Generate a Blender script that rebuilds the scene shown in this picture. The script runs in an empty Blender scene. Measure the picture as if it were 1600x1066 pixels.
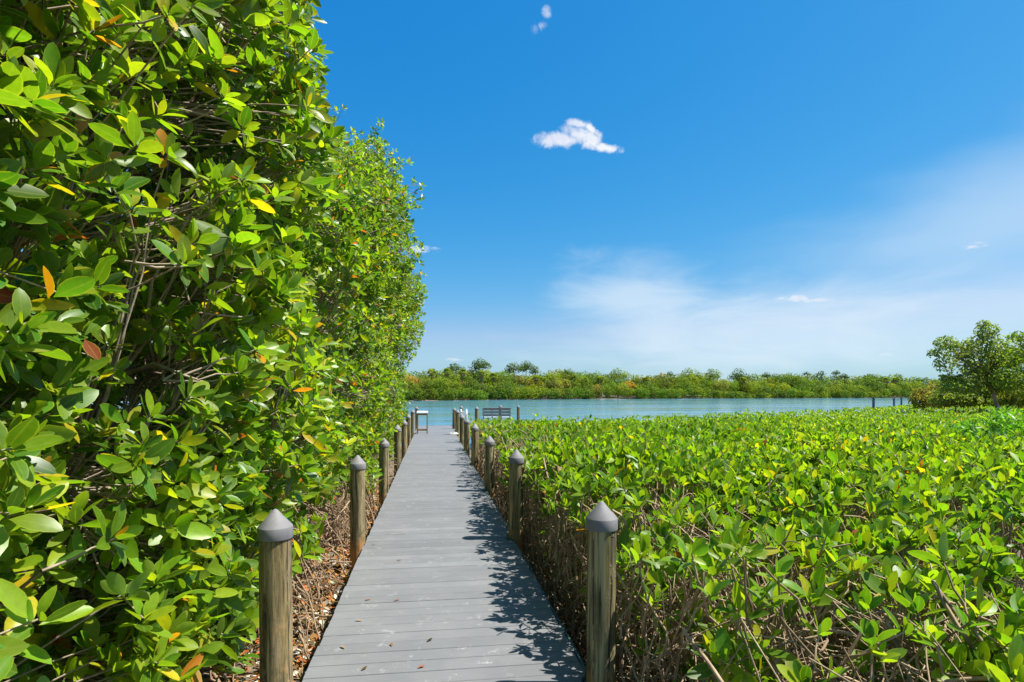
import bpy, bmesh, math, random
import numpy as np
from mathutils import Vector, noise as mnoise

random.seed(7)
rng = np.random.default_rng(7)
scene = bpy.context.scene
COL = scene.collection
R = math.radians

# ------------------------------------------------------------------ camera
F_PX, HORIZON, W_PX = 904.0, 612.0, 1600.0
EYE = 1.65
YAW = math.atan(123.0 / F_PX)
cam_d = bpy.data.cameras.new("camera")
cam = bpy.data.objects.new("camera", cam_d)
COL.objects.link(cam)
cam.location = (0, 0, EYE)
cam.rotation_euler = (R(90), 0, -YAW)
cam_d.sensor_width = 36.0
cam_d.lens = F_PX / W_PX * 36.0
cam_d.shift_y = (HORIZON - 533.0) / W_PX
cam_d.clip_start = 0.05
cam_d.clip_end = 8000
scene.camera = cam
CS, SN = math.cos(YAW), math.sin(YAW)


def at(px, py, z):
    """point seen at pixel (px, py) of the photograph at depth z"""
    xc = (px - 800.0) / F_PX * z
    return np.array([xc * CS + z * SN, -xc * SN + z * CS, EYE + (HORIZON - py) / F_PX * z])


def direction(px, py):
    v = at(px, py, 1.0) - np.array([0, 0, EYE])
    return v / np.linalg.norm(v)


# ------------------------------------------------------------------ light
SUN_EL, SUN_AZ = R(60), R(97)          # azimuth clockwise from +Y
sun_vec = Vector((math.cos(SUN_EL) * math.sin(SUN_AZ), math.cos(SUN_EL) * math.cos(SUN_AZ), math.sin(SUN_EL)))
sun_d = bpy.data.lights.new("sun", 'SUN')
sun_d.energy = 5.0
sun_d.angle = R(0.53)
sun_d.color = (1.0, 0.955, 0.88)
sun = bpy.data.objects.new("sun", sun_d)
COL.objects.link(sun)
sun.rotation_euler = sun_vec.to_track_quat('Z', 'Y').to_euler()
sun.location = (20, 0, 40)

scene.view_settings.view_transform = 'Standard'
scene.view_settings.look = 'None'
scene.view_settings.gamma = 1.0
scene.view_settings.exposure = 1.0
scene.view_settings.use_curve_mapping = False
scene.cycles.max_bounces = 8
scene.cycles.transparent_max_bounces = 8
scene.cycles.use_denoising = True

world = bpy.data.worlds.new("World")
scene.world = world
world.use_nodes = True
wt = world.node_tree
wt.nodes.clear()


class NT:
    """tiny helper to write node maths"""
    def __init__(self, tree):
        self.t = tree

    def n(self, kind, **kw):
        nd = self.t.nodes.new(kind)
        for k, v in kw.items():
            setattr(nd, k, v)
        return nd

    def link(self, a, b):
        self.t.links.new(a, b)

    def put(self, sock, v):
        if isinstance(v, bpy.types.NodeSocket):
            self.link(v, sock)
        else:
            sock.default_value = v

    def m(self, op, a, b=0.0, c=0.0, clamp=False):
        nd = self.n('ShaderNodeMath', operation=op, use_clamp=clamp)
        self.put(nd.inputs[0], a)
        self.put(nd.inputs[1], b)
        if op in ('MULTIPLY_ADD', 'WRAP', 'SMOOTH_MAX', 'SMOOTH_MIN'):
            self.put(nd.inputs[2], c)
        return nd.outputs[0]

    def vm(self, op, a, b=None):
        nd = self.n('ShaderNodeVectorMath', operation=op)
        self.put(nd.inputs[0], a)
        if b is not None:
            self.put(nd.inputs[1], b)
        return nd.outputs['Value'] if op in ('DOT_PRODUCT', 'LENGTH') else nd.outputs['Vector']

    def mix(self, fac, a, b, blend='MIX'):
        nd = self.n('ShaderNodeMix', data_type='RGBA', blend_type=blend)
        self.put(nd.inputs['Factor'], fac)
        for s, v in ((nd.inputs[6], a), (nd.inputs[7], b)):
            if isinstance(v, (tuple, list)) and len(v) == 3:
                v = (*v, 1)
            self.put(s, v)
        return nd.outputs[2]

    def noise(self, vec, scale, detail=4, rough=0.55, dist=0.0):
        nd = self.n('ShaderNodeTexNoise')
        if vec is not None:
            self.link(vec, nd.inputs['Vector'])
        nd.inputs['Scale'].default_value = scale
        nd.inputs['Detail'].default_value = detail
        nd.inputs['Roughness'].default_value = rough
        nd.inputs['Distortion'].default_value = dist
        return nd.outputs[0]

    def ramp(self, fac, stops):
        nd = self.n('ShaderNodeValToRGB')
        self.put(nd.inputs[0], fac)
        el = nd.color_ramp.elements
        while len(el) < len(stops):
            el.new(0.5)
        for e, (p, c) in zip(el, stops):
            e.position = p
            e.color = (*c, 1) if len(c) == 3 else c
        return nd.outputs[0]

    def mapr(self, v, a, b, c=0.0, d=1.0, smooth=True):
        nd = self.n('ShaderNodeMapRange', interpolation_type='SMOOTHSTEP' if smooth else 'LINEAR')
        self.put(nd.inputs[0], v)
        for i, x in enumerate((a, b, c, d)):
            nd.inputs[1 + i].default_value = x
        return nd.outputs[0]


w = NT(wt)
sky = w.n('ShaderNodeTexSky', sky_type='NISHITA')
sky.sun_disc = False
sky.sun_elevation = SUN_EL
sky.sun_rotation = SUN_AZ
sky.air_density = 1.0
sky.dust_density = 0.6
sky.ozone_density = 2.5
# clean subtropical air: a deeper, more saturated blue than the model's default atmosphere
hs = w.n('ShaderNodeHueSaturation')
hs.inputs['Saturation'].default_value = 1.25
w.link(sky.outputs[0], hs.inputs['Color'])
sp_ = w.n('ShaderNodeSeparateColor')
w.link(hs.outputs[0], sp_.inputs[0])
sg = w.m('MULTIPLY', w.m('POWER', sp_.outputs[1], .738), 1.16)
sr = w.m('MULTIPLY', w.m('POWER', sp_.outputs[0], 1.75), .322)
sr = w.m('MINIMUM', sr, w.m('MULTIPLY', sg, .63))
sb = w.m('MULTIPLY', w.m('POWER', sp_.outputs[2], .43), 2.50)
cb_ = w.n('ShaderNodeCombineColor')
for q_, v_ in enumerate((sr, sg, sb)):
    w.link(v_, cb_.inputs[q_])
tc = w.n('ShaderNodeTexCoord')
DIR = tc.outputs['Generated']
col = cb_.outputs[0]
n_big = w.noise(DIR, 5.0, 5, 0.55)
n_fine = w.noise(DIR, 38.0, 6, 0.62, 0.4)
n_mid = w.noise(DIR, 16.0, 5, 0.6, 0.2)


def ellipse(px, py, rx, ry, rot=0.0):
    """1 at the centre of an elliptic patch of sky, 0 on its rim"""
    c = Vector(direction(px, py))
    e1 = Vector((0, 0, 1)).cross(c).normalized() * -1
    e2 = e1.cross(c).normalized()
    if e2.z < 0:
        e2 = -e2
    ca, sa = math.cos(R(rot)), math.sin(R(rot))
    u, v = e1 * ca + e2 * sa, e2 * ca - e1 * sa
    dc = w.vm('DOT_PRODUCT', DIR, tuple(c))
    a = w.m('DIVIDE', w.vm('DOT_PRODUCT', DIR, tuple(u / (rx / F_PX))), dc)
    b = w.m('DIVIDE', w.vm('DOT_PRODUCT', DIR, tuple(v / (ry / F_PX))), dc)
    r = w.m('SQRT', w.m('ADD', w.m('MULTIPLY', a, a), w.m('MULTIPLY', b, b)))
    front = w.m('GREATER_THAN', dc, 0.0)
    return w.m('MULTIPLY', w.m('SUBTRACT', 1.0, r), front)


def bigger(vals):
    o = vals[0]
    for v in vals[1:]:
        o = w.m('SMOOTH_MAX', o, v, 0.12)
    return o


# streaked high cloud: noise stretched along the horizon
mpv = w.n('ShaderNodeMapping')
mpv.inputs['Rotation'].default_value = (0, R(-6), 0)
mpv.inputs['Scale'].default_value = (1.0, 1.0, 3.6)
w.link(DIR, mpv.inputs['Vector'])
n_str = w.noise(mpv.outputs[0], 5.5, 7, 0.58, 0.5)
n_str2 = w.noise(mpv.outputs[0], 2.2, 4, 0.5, 0.3)
veil = bigger([ellipse(1150, 520, 360, 85, 3), ellipse(1010, 470, 150, 75, -14)])
veil = w.m('ADD', veil, w.m('MULTIPLY', w.m('SUBTRACT', n_str, 0.5), 1.5))
veil = w.m('MULTIPLY', w.mapr(veil, -0.15, 0.95), 0.66)
band = bigger([ellipse(1680, 300, 470, 125, 15), ellipse(1640, 470, 460, 90, 5)])
band = w.m('ADD', band, w.m('MULTIPLY', w.m('SUBTRACT', n_str2, 0.5), 1.5))
band = w.m('MULTIPLY', w.mapr(band, -0.15, 0.95), 0.44)
thin = w.m('SUBTRACT', w.m('ADD', veil, band), w.m('MULTIPLY', veil, band))
col = w.mix(thin, col, (4.7, 5.5, 6.2))
# small cumulus puffs
puffs = bigger([ellipse(878, 219, 52, 14, 0), ellipse(906, 210, 34, 18, -20), ellipse(924, 216, 24, 16, -42), ellipse(944, 231, 34, 10, -14),
                ellipse(902, 194, 24, 9, -12), ellipse(925, 203, 20, 7, -38)])
pf = w.m('ADD', w.m('MULTIPLY', puffs, 1.25), w.m('MULTIPLY', w.m('SUBTRACT', n_fine, 0.50), 2.1))
pf = w.mapr(pf, 0.16, 0.95)
wisps = bigger([ellipse(846, 40, 20, 12, 25), ellipse(854, 24, 12, 14, 0)])
wf = w.m('ADD', wisps, w.m('MULTIPLY', w.m('SUBTRACT', n_fine, 0.52), 2.8))
wf = w.m('MULTIPLY', w.mapr(wf, 0.1, 1.2), 0.75)
n_tiny = w.noise(mpv.outputs[0], 46.0, 6, 0.65, 0.3)
lows = bigger([ellipse(657, 390, 36, 8, 0), ellipse(1238, 467, 30, 7, 0), ellipse(1280, 469, 30, 5, 0), ellipse(1518, 385, 18, 6, 0),
               ellipse(1390, 555, 15, 5, 0), ellipse(711, 562, 18, 5, 0)])
lf = w.m('ADD', lows, w.m('MULTIPLY', w.m('SUBTRACT', n_tiny, 0.52), 3.2))
lf = w.m('MULTIPLY', w.m('MULTIPLY', w.mapr(lf, 0.1, 1.1), w.mapr(lows, 0.0, 0.3)), 0.8)
cl = w.m('MAXIMUM', w.m('MAXIMUM', pf, wf), lf)
shade = w.mapr(n_mid, 0.35, 0.7)
ccol = w.mix(shade, (4.6, 5.0, 5.9), (6.5, 6.55, 6.6))
col = w.mix(cl, col, ccol)
bg = w.n('ShaderNodeBackground')
w.link(col, bg.inputs['Color'])
bg.inputs['Strength'].default_value = 0.080
wo = w.n('ShaderNodeOutputWorld')
w.link(bg.outputs[0], wo.inputs['Surface'])


# ------------------------------------------------------------------ object helpers
def tag(o, label=None, cat=None, group=None, kind=None):
    if label:
        o['label'] = label
    if cat:
        o['category'] = cat
    if group:
        o['group'] = group
    if kind:
        o['kind'] = kind
    return o


def empty(name, loc=(0, 0, 0), rz=0.0):
    o = bpy.data.objects.new(name, None)
    o.empty_display_size = 0.2
    COL.objects.link(o)
    o.location = loc
    o.rotation_euler = (0, 0, rz)
    return o


def link_mesh(name, me, mat, parent=None):
    o = bpy.data.objects.new(name, me)
    COL.objects.link(o)
    if mat:
        me.materials.append(mat)
    if parent:
        o.parent = parent
    return o


def copy_tree(o, parent=None):
    c = o.copy()
    COL.objects.link(c)
    if parent:
        c.parent = parent
    for ch in list(o.children):
        copy_tree(ch, c)
    return c


class MB:
    """collects bmesh pieces into one mesh"""
    def __init__(self):
        self.bm = bmesh.new()

    def box(self, lo, hi, bevel=0.0, rot=None, pivot=None):
        b = bmesh.new()
        bmesh.ops.create_cube(b, size=1.0)
        lo, hi = Vector(lo), Vector(hi)
        c, s = (lo + hi) / 2, hi - lo
        for v in b.verts:
            v.co = Vector((v.co.x * s.x, v.co.y * s.y, v.co.z * s.z)) + c
        if bevel:
            bmesh.ops.bevel(b, geom=b.edges[:], offset=bevel, segments=2, affect='EDGES')
        if rot:
            bmesh.ops.rotate(b, verts=b.verts, cent=pivot or c, matrix=rot)
        self._add(b)
        return self

    def _add(self, b):
        me = bpy.data.meshes.new("tmp")
        b.to_mesh(me)
        b.free()
        self.bm.from_mesh(me)
        bpy.data.meshes.remove(me)

    def lathe(self, prof, seg=24, c=(0, 0, 0)):
        b = self.bm
        rings = []
        for r, z in prof:
            if r < 1e-5:
                rings.append([b.verts.new((c[0], c[1], c[2] + z))])
            else:
                rings.append([b.verts.new((c[0] + r * math.cos(2 * math.pi * i / seg), c[1] + r * math.sin(2 * math.pi * i / seg), c[2] + z)) for i in range(seg)])
        for a, d in zip(rings[:-1], rings[1:]):
            for i in range(seg):
                j = (i + 1) % seg
                if len(a) == 1 and len(d) > 1:
                    b.faces.new((a[0], d[j], d[i]))
                elif len(d) == 1 and len(a) > 1:
                    b.faces.new((a[i], a[j], d[0]))
                elif len(a) > 1:
                    b.faces.new((a[i], a[j], d[j], d[i]))
        return self

    def tube(self, pts, r, seg=10):
        v, f = tube_arrays([(np.array(pts, float), np.full(len(pts), r) if np.isscalar(r) else np.array(r))], seg)
        vs = [self.bm.verts.new(tuple(p)) for p in v]
        for q in f:
            self.bm.faces.new([vs[i] for i in q])
        for ring in (range(0, seg), range(len(vs) - seg, len(vs))):
            try:
                self.bm.faces.new([vs[i] for i in ring])
            except ValueError:
                pass
        return self

    def build(self, name, mat, parent=None, smooth=False):
        bmesh.ops.recalc_face_normals(self.bm, faces=self.bm.faces[:])
        me = bpy.data.meshes.new(name)
        self.bm.to_mesh(me)
        self.bm.free()
        if smooth:
            me.polygons.foreach_set('use_smooth', [True] * len(me.polygons))
            me.set_sharp_from_angle(angle=R(38))
        return link_mesh(name, me, mat, parent)


def np_mesh(name, V, faces_groups, mat, parent=None, smooth=True, point_attrs=None, face_cols=None):
    """V (n,3); faces_groups: list of (m,k) index arrays; face_cols: (total faces,4)"""
    me = bpy.data.meshes.new(name)
    me.vertices.add(len(V))
    me.vertices.foreach_set('co', np.ascontiguousarray(V, dtype=np.float32).ravel())
    loops = np.concatenate([f.ravel() for f in faces_groups]).astype(np.int32)
    sizes = np.concatenate([np.full(len(f), f.shape[1]) for f in faces_groups]).astype(np.int32)
    starts = np.concatenate([[0], np.cumsum(sizes)[:-1]]).astype(np.int32)
    me.loops.add(len(loops))
    me.loops.foreach_set('vertex_index', loops)
    me.polygons.add(len(sizes))
    me.polygons.foreach_set('loop_start', starts)
    me.update(calc_edges=True)
    me.polygons.foreach_set('use_smooth', np.full(len(sizes), bool(smooth)))
    for k, a in (point_attrs or {}).items():
        at_ = me.attributes.new(k, 'FLOAT', 'POINT')
        at_.data.foreach_set('value', np.ascontiguousarray(a, dtype=np.float32))
    if face_cols is not None:
        at_ = me.attributes.new('tint', 'FLOAT_COLOR', 'FACE')
        at_.data.foreach_set('color', np.ascontiguousarray(face_cols, dtype=np.float32).ravel())
    return link_mesh(name, me, mat, parent)


def unit(v):
    return v / np.maximum(np.linalg.norm(v, axis=-1, keepdims=True), 1e-9)


def tube_arrays(tubes, seg):
    """tubes: list of (pts (n,3), radii (n)); returns verts, quads"""
    groups = {}
    for p, r in tubes:
        groups.setdefault(len(p), []).append((p, r))
    Vs, Fs, base = [], [], 0
    ang = np.arange(seg) / seg * 2 * math.pi
    for n, g in groups.items():
        P = np.stack([p for p, _ in g])
        Rr = np.stack([r for _, r in g])
        m = len(g)
        T = np.empty_like(P)
        T[:, 1:-1] = P[:, 2:] - P[:, :-2]
        T[:, 0] = P[:, 1] - P[:, 0]
        T[:, -1] = P[:, -1] - P[:, -2]
        T = unit(T)
        mean = unit(P[:, -1] - P[:, 0])
        ref = np.where(np.abs(mean[:, 2:3]) > 0.8, np.array([[1.0, 0.13, 0]]), np.array([[0.1, 0.07, 1.0]]))
        U = unit(np.cross(T, ref[:, None, :]))
        Vv = np.cross(T, U)
        ring = P[:, :, None, :] + Rr[:, :, None, None] * (np.cos(ang)[None, None, :, None] * U[:, :, None, :] + np.sin(ang)[None, None, :, None] * Vv[:, :, None, :])
        Vs.append(ring.reshape(-1, 3))
        idx = np.arange(m * n * seg).reshape(m, n, seg) + base
        a = idx[:, :-1, :]
        b = np.roll(a, -1, axis=2)
        d = idx[:, 1:, :]
        c = np.roll(d, -1, axis=2)
        Fs.append(np.stack([a, b, c, d], -1).reshape(-1, 4))
        base += m * n * seg
    return np.concatenate(Vs), np.concatenate(Fs)


def tubes_obj(name, tubes, seg, mat, parent=None):
    v, f = tube_arrays(tubes, seg)
    return np_mesh(name, v, [f], mat, parent)


# ------------------------------------------------------------------ leaves
def leaf_template(lod):
    if lod == 0:
        rows, wid = [.10, .30, .52, .75, .92], [.22, .80, 1.0, .84, .45]
    elif lod == 1:
        rows, wid = [.28, .68], [.82, .92]
    else:
        rows, wid = [.52], [1.0]
    ts, ss, ws = [0.0], [0.0], [0.0]
    for t, q in zip(rows, wid):
        for s in (-1, 0, 1):
            ts.append(t), ss.append(s), ws.append(q)
    ts.append(1.0), ss.append(0.0), ws.append(0.0)
    tri, quad = [[0, 2, 1], [0, 3, 2]], []
    k = len(rows)
    for i in range(k - 1):
        a, b = 1 + 3 * i, 4 + 3 * i
        quad += [[a, a + 1, b + 1, b], [a + 1, a + 2, b + 2, b + 1]]
    a, tip = 1 + 3 * (k - 1), 1 + 3 * k
    tri += [[a, a + 1, tip], [a + 1, a + 2, tip]]
    return np.array(ts), np.array(ss), np.array(ws), np.array(tri), (np.array(quad) if quad else None)


def leaves_arrays(P, D, N, L, Wd, fold, curl, lod, cols):
    ts, ss, ws, tri, quad = leaf_template(lod)
    D = unit(D)
    N = unit(N - (N * D).sum(-1, keepdims=True) * D)
    S = np.cross(D, N)
    nv = len(ts)
    half = ws[None] * Wd[:, None] / 2
    x = ss[None] * half
    z = fold[:, None] * np.abs(ss)[None] * half - curl[:, None] * (ts[None] ** 2) * L[:, None]
    y = ts[None] * L[:, None]
    V = P[:, None] + y[..., None] * D[:, None] + x[..., None] * S[:, None] + z[..., None] * N[:, None]
    off = (np.arange(len(P)) * nv)[:, None, None]
    groups = [(tri[None] + off).reshape(-1, 3)]
    fc = [np.repeat(cols, len(tri), axis=0)]
    if quad is not None:
        groups.append((quad[None] + off).reshape(-1, 4))
        fc.append(np.repeat(cols, len(quad), axis=0))
    across = np.tile(np.abs(ss), len(P))
    return V.reshape(-1, 3), groups, fc, across


class LeafBag:
    def __init__(self):
        self.V, self.G, self.C, self.A, self.n = [], {3: [], 4: []}, {3: [], 4: []}, [], 0

    def add(self, P, D, N, L, Wd, fold, curl, lod, cols):
        if len(P) == 0:
            return
        V, g, fc, ac = leaves_arrays(P, D, N, L, Wd, fold, curl, lod, cols)
        for f, c in zip(g, fc):
            self.G[f.shape[1]].append(f + self.n)
            self.C[f.shape[1]].append(c)
        self.V.append(V)
        self.A.append(ac)
        self.n += len(V)

    def build(self, name, mat, parent=None):
        groups, cols = [], []
        for k in (3, 4):
            if self.G[k]:
                groups.append(np.concatenate(self.G[k]))
                cols.append(np.concatenate(self.C[k]))
        return np_mesh(name, np.concatenate(self.V), groups, mat, parent, True, {'across': np.concatenate(self.A)}, np.concatenate(cols))


def leaf_colours(n, palette, weights, jitter=0.16):
    """palette of true leaf colours, picked leaf by leaf"""
    pal = np.array(palette)
    k = rng.choice(len(pal), n, p=np.array(weights) / np.sum(weights))
    c = pal[k] * (1 + jitter * rng.standard_normal((n, 1)))
    c[:, 0] *= 1 + 0.12 * rng.standard_normal(n)
    c = np.clip(c, 0.002, 0.6)
    return np.concatenate([c, np.ones((n, 1))], 1)


GREENS_LEFT = [(.060, .146, .008), (.110, .220, .011), (.164, .284, .013), (.240, .335, .014), (.40, .34, .014), (.52, .20, .010), (.30, .06, .012)]
GREENS = [(.056, .146, .007), (.108, .222, .009), (.162, .286, .010), (.232, .342, .013), (.38, .35, .013), (.46, .19, .010), (.26, .055, .012)]
LEFT_W = [.16, .31, .29, .17, .055, .012, .006]
HEDGE_W = [.12, .32, .33, .19, .030, .003, .002]


def rosettes(bag, C, A, n_per, L, aspect, inc, lod, weights, palette=GREENS, spread=0.012, droop=0.0, patch=None):
    """whorls of leaves round each twig tip. C centres, A axes"""
    k = rng.integers(n_per[0], n_per[1] + 1, len(C))
    idx = np.repeat(np.arange(len(C)), k)
    within = np.concatenate([np.arange(q) for q in k]) if len(k) else np.zeros(0)
    frac = within / np.maximum(k[idx] - 1, 1)
    A = unit(A)
    ref = unit(rng.standard_normal(A.shape))
    U = unit(np.cross(A, ref))
    V = np.cross(A, U)
    az = within * 2.399 + rng.uniform(0, 6.28, len(C))[idx] + rng.normal(0, .25, len(idx))
    ic = R(inc[0]) + (R(inc[1]) - R(inc[0])) * frac + rng.normal(0, .16, len(idx))
    Ai = A[idx]
    rad = np.cos(az)[:, None] * U[idx] + np.sin(az)[:, None] * V[idx]
    D = np.cos(ic)[:, None] * Ai + np.sin(ic)[:, None] * rad
    D[:, 2] -= droop * frac
    D = unit(D)
    N = Ai + 0.15 * rng.standard_normal(Ai.shape)
    P = C[idx] - Ai * (0.035 * frac)[:, None] + rad * spread * 0.5
    Ls = rng.uniform(L[0], L[1], len(idx)) * (0.62 + 0.38 * np.sqrt(frac)) * np.clip(rng.normal(1, .14, len(idx)), .55, 1.35)
    Wd = Ls * rng.uniform(aspect[0] - .04, aspect[1] + .02, len(idx))
    fold = rng.uniform(.10, .45, len(idx))
    curl = rng.normal(.07, .15, len(idx))
    cols = leaf_colours(len(idx), palette, weights)
    if patch is not None:
        # older, duller or younger, yellower growth from one branch to the next
        t = patch[idx]
        cols[:, 0] *= 1 + .36 * t
        cols[:, 1] *= 1 + .22 * t
        cols[:, :3] = np.clip(cols[:, :3], .002, .6)
    bag.add(P, D, N, Ls, Wd, fold, curl, lod, cols)


# ------------------------------------------------------------------ materials
def new_mat(name):
    m = bpy.data.materials.new(name)
    m.use_nodes = True
    m.node_tree.nodes.clear()
    t = NT(m.node_tree)
    out = t.n('ShaderNodeOutputMaterial')
    return m, t, out


def leaf_mat(name, transl=0.42, rough=0.34, rib=0.35, spec=0.45):
    m, t, out = new_mat(name)
    a = t.n('ShaderNodeAttribute', attribute_name='tint')
    ac = t.n('ShaderNodeAttribute', attribute_name='across')
    geo = t.n('ShaderNodeNewGeometry')
    c = a.outputs['Color']
    mid = t.mapr(ac.outputs['Fac'], 0.0, 0.16, rib, 0.0)
    c = t.mix(mid, c, (.26, .32, .06))
    tcd = t.n('ShaderNodeTexCoord')
    nz = t.noise(tcd.outputs['Object'], 45.0, 3, .6)
    c = t.mix(t.mapr(nz, .25, .75, .0, .5), c, t.mix(1.0, c, (.62, .66, .55), 'MULTIPLY'))
    # yellow margins and scattered rusty blemishes
    c = t.mix(t.mapr(ac.outputs['Fac'], .80, 1.0, 0, .55), c, (.33, .36, .03))
    sp1 = t.noise(tcd.outputs['Object'], 95.0, 2, .5)
    c = t.mix(t.m('MULTIPLY', t.mapr(sp1, .70, .76), t.mapr(t.noise(tcd.outputs['Object'], 5.0, 2, .5), .45, .6, 0, .8)), c, (.16, .10, .03))
    back = t.mix(.35, c, (.17, .22, .07))
    c2 = t.mix(geo.outputs['Backfacing'], c, back)
    p = t.n('ShaderNodeBsdfPrincipled')
    t.link(c2, p.inputs['Base Color'])
    p.inputs['Roughness'].default_value = rough
    p.inputs['Specular IOR Level'].default_value = spec
    tr = t.n('ShaderNodeBsdfTranslucent')
    t.link(t.mix(1.0, c, (2.0, 1.95, .6), 'MULTIPLY'), tr.inputs['Color'])
    mx = t.n('ShaderNodeMixShader')
    mx.inputs[0].default_value = transl
    t.link(p.outputs[0], mx.inputs[1])
    t.link(tr.outputs[0], mx.inputs[2])
    t.link(mx.outputs[0], out.inputs['Surface'])
    return m


def bark_mat(name, c1, c2, scale=14.0):
    m, t, out = new_mat(name)
    g = t.n('ShaderNodeTexCoord').outputs['Object']
    n1 = t.noise(g, scale, 6, .65)
    n2 = t.noise(g, scale * .22, 3, .5)
    c = t.ramp(n1, [(.3, c1), (.7, c2)])
    c = t.mix(t.mapr(n2, .45, .7), c, t.mix(1.0, c, (.55, .5, .45), 'MULTIPLY'))
    p = t.n('ShaderNodeBsdfPrincipled')
    t.link(c, p.inputs['Base Color'])
    p.inputs['Roughness'].default_value = .85
    b = t.n('ShaderNodeBump')
    b.inputs['Strength'].default_value = .6
    b.inputs['Distance'].default_value = .004
    t.link(n1, b.inputs['Height'])
    t.link(b.outputs[0], p.inputs['Normal'])
    t.link(p.outputs[0], out.inputs['Surface'])
    return m


def plain_mat(name, c1, c2, rough=.6, scale=18.0, metallic=0.0, bump=0.2):
    m, t, out = new_mat(name)
    g = t.n('ShaderNodeTexCoord').outputs['Object']
    n1 = t.noise(g, scale, 6, .62)
    p = t.n('ShaderNodeBsdfPrincipled')
    t.link(t.ramp(n1, [(.3, c1), (.72, c2)]), p.inputs['Base Color'])
    p.inputs['Roughness'].default_value = rough
    p.inputs['Metallic'].default_value = metallic
    b = t.n('ShaderNodeBump')
    b.inputs['Strength'].default_value = bump
    b.inputs['Distance'].default_value = .003
    t.link(n1, b.inputs['Height'])
    t.link(b.outputs[0], p.inputs['Normal'])
    t.link(p.outputs[0], out.inputs['Surface'])
    return m


M_LEAF = leaf_mat("mangrove_leaf", transl=.46, rough=.38, spec=.42)
M_LEAF_HEDGE = leaf_mat("hedge_leaf", transl=.47, rib=.3, rough=.42, spec=.36)
M_FAR = leaf_mat("far_foliage", transl=.42, rough=.7, rib=0.0, spec=.15)
M_LITTER = leaf_mat("dead_leaf", transl=.08, rough=.8, rib=.1, spec=.15)
M_BARK = bark_mat("grey_bark", (.19, .145, .10), (.46, .37, .27))
M_TWIG = bark_mat("tan_twig", (.20, .135, .075), (.50, .37, .23))
M_ROOT = bark_mat("root_bark", (.12, .075, .04), (.42, .29, .17))
M_FARBARK = bark_mat("far_bark", (.16, .12, .09), (.30, .25, .20), 3.0)


def deck_mat():
    m, t, out = new_mat("composite_board")
    g = t.n('ShaderNodeTexCoord').outputs['Object']
    a = t.n('ShaderNodeAttribute', attribute_name='tint')
    mp = t.n('ShaderNodeMapping')
    mp.inputs['Scale'].default_value = (1.6, 26, 26)
    t.link(g, mp.inputs['Vector'])
    grain = t.noise(mp.outputs[0], 4.0, 6, .65)
    blot = t.noise(g, 2.3, 5, .6)
    scuffn = t.noise(g, 7.5, 7, .72, .5)
    spk = t.noise(g, 60.0, 3, .6)
    c = t.mix(1.0, a.outputs['Color'], t.ramp(grain, [(.3, (.92, .92, .93)), (.7, (1.06, 1.06, 1.05))]), 'MULTIPLY')
    c = t.mix(t.mapr(blot, .38, .68, 0, .55), c, t.mix(1.0, c, (1.22, 1.21, 1.19), 'MULTIPLY'))
    sc = t.m('MULTIPLY', t.mapr(scuffn, .56, .70), t.mapr(spk, .40, .60))
    c = t.mix(t.m('MULTIPLY', sc, .55), c, (.42, .42, .42))
    dirt = t.m('MULTIPLY', t.mapr(t.noise(g, 3.7, 6, .7), .58, .75), .4)
    c = t.mix(dirt, c, (.13, .112, .092))
    p = t.n('ShaderNodeBsdfPrincipled')
    t.link(c, p.inputs['Base Color'])
    p.inputs['Roughness'].default_value = .55
    p.inputs['Specular IOR Level'].default_value = .12
    b = t.n('ShaderNodeBump')
    b.inputs['Strength'].default_value = .25
    b.inputs['Distance'].default_value = .003
    t.link(grain, b.inputs['Height'])
    t.link(b.outputs[0], p.inputs['Normal'])
    t.link(p.outputs[0], out.inputs['Surface'])
    return m


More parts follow.
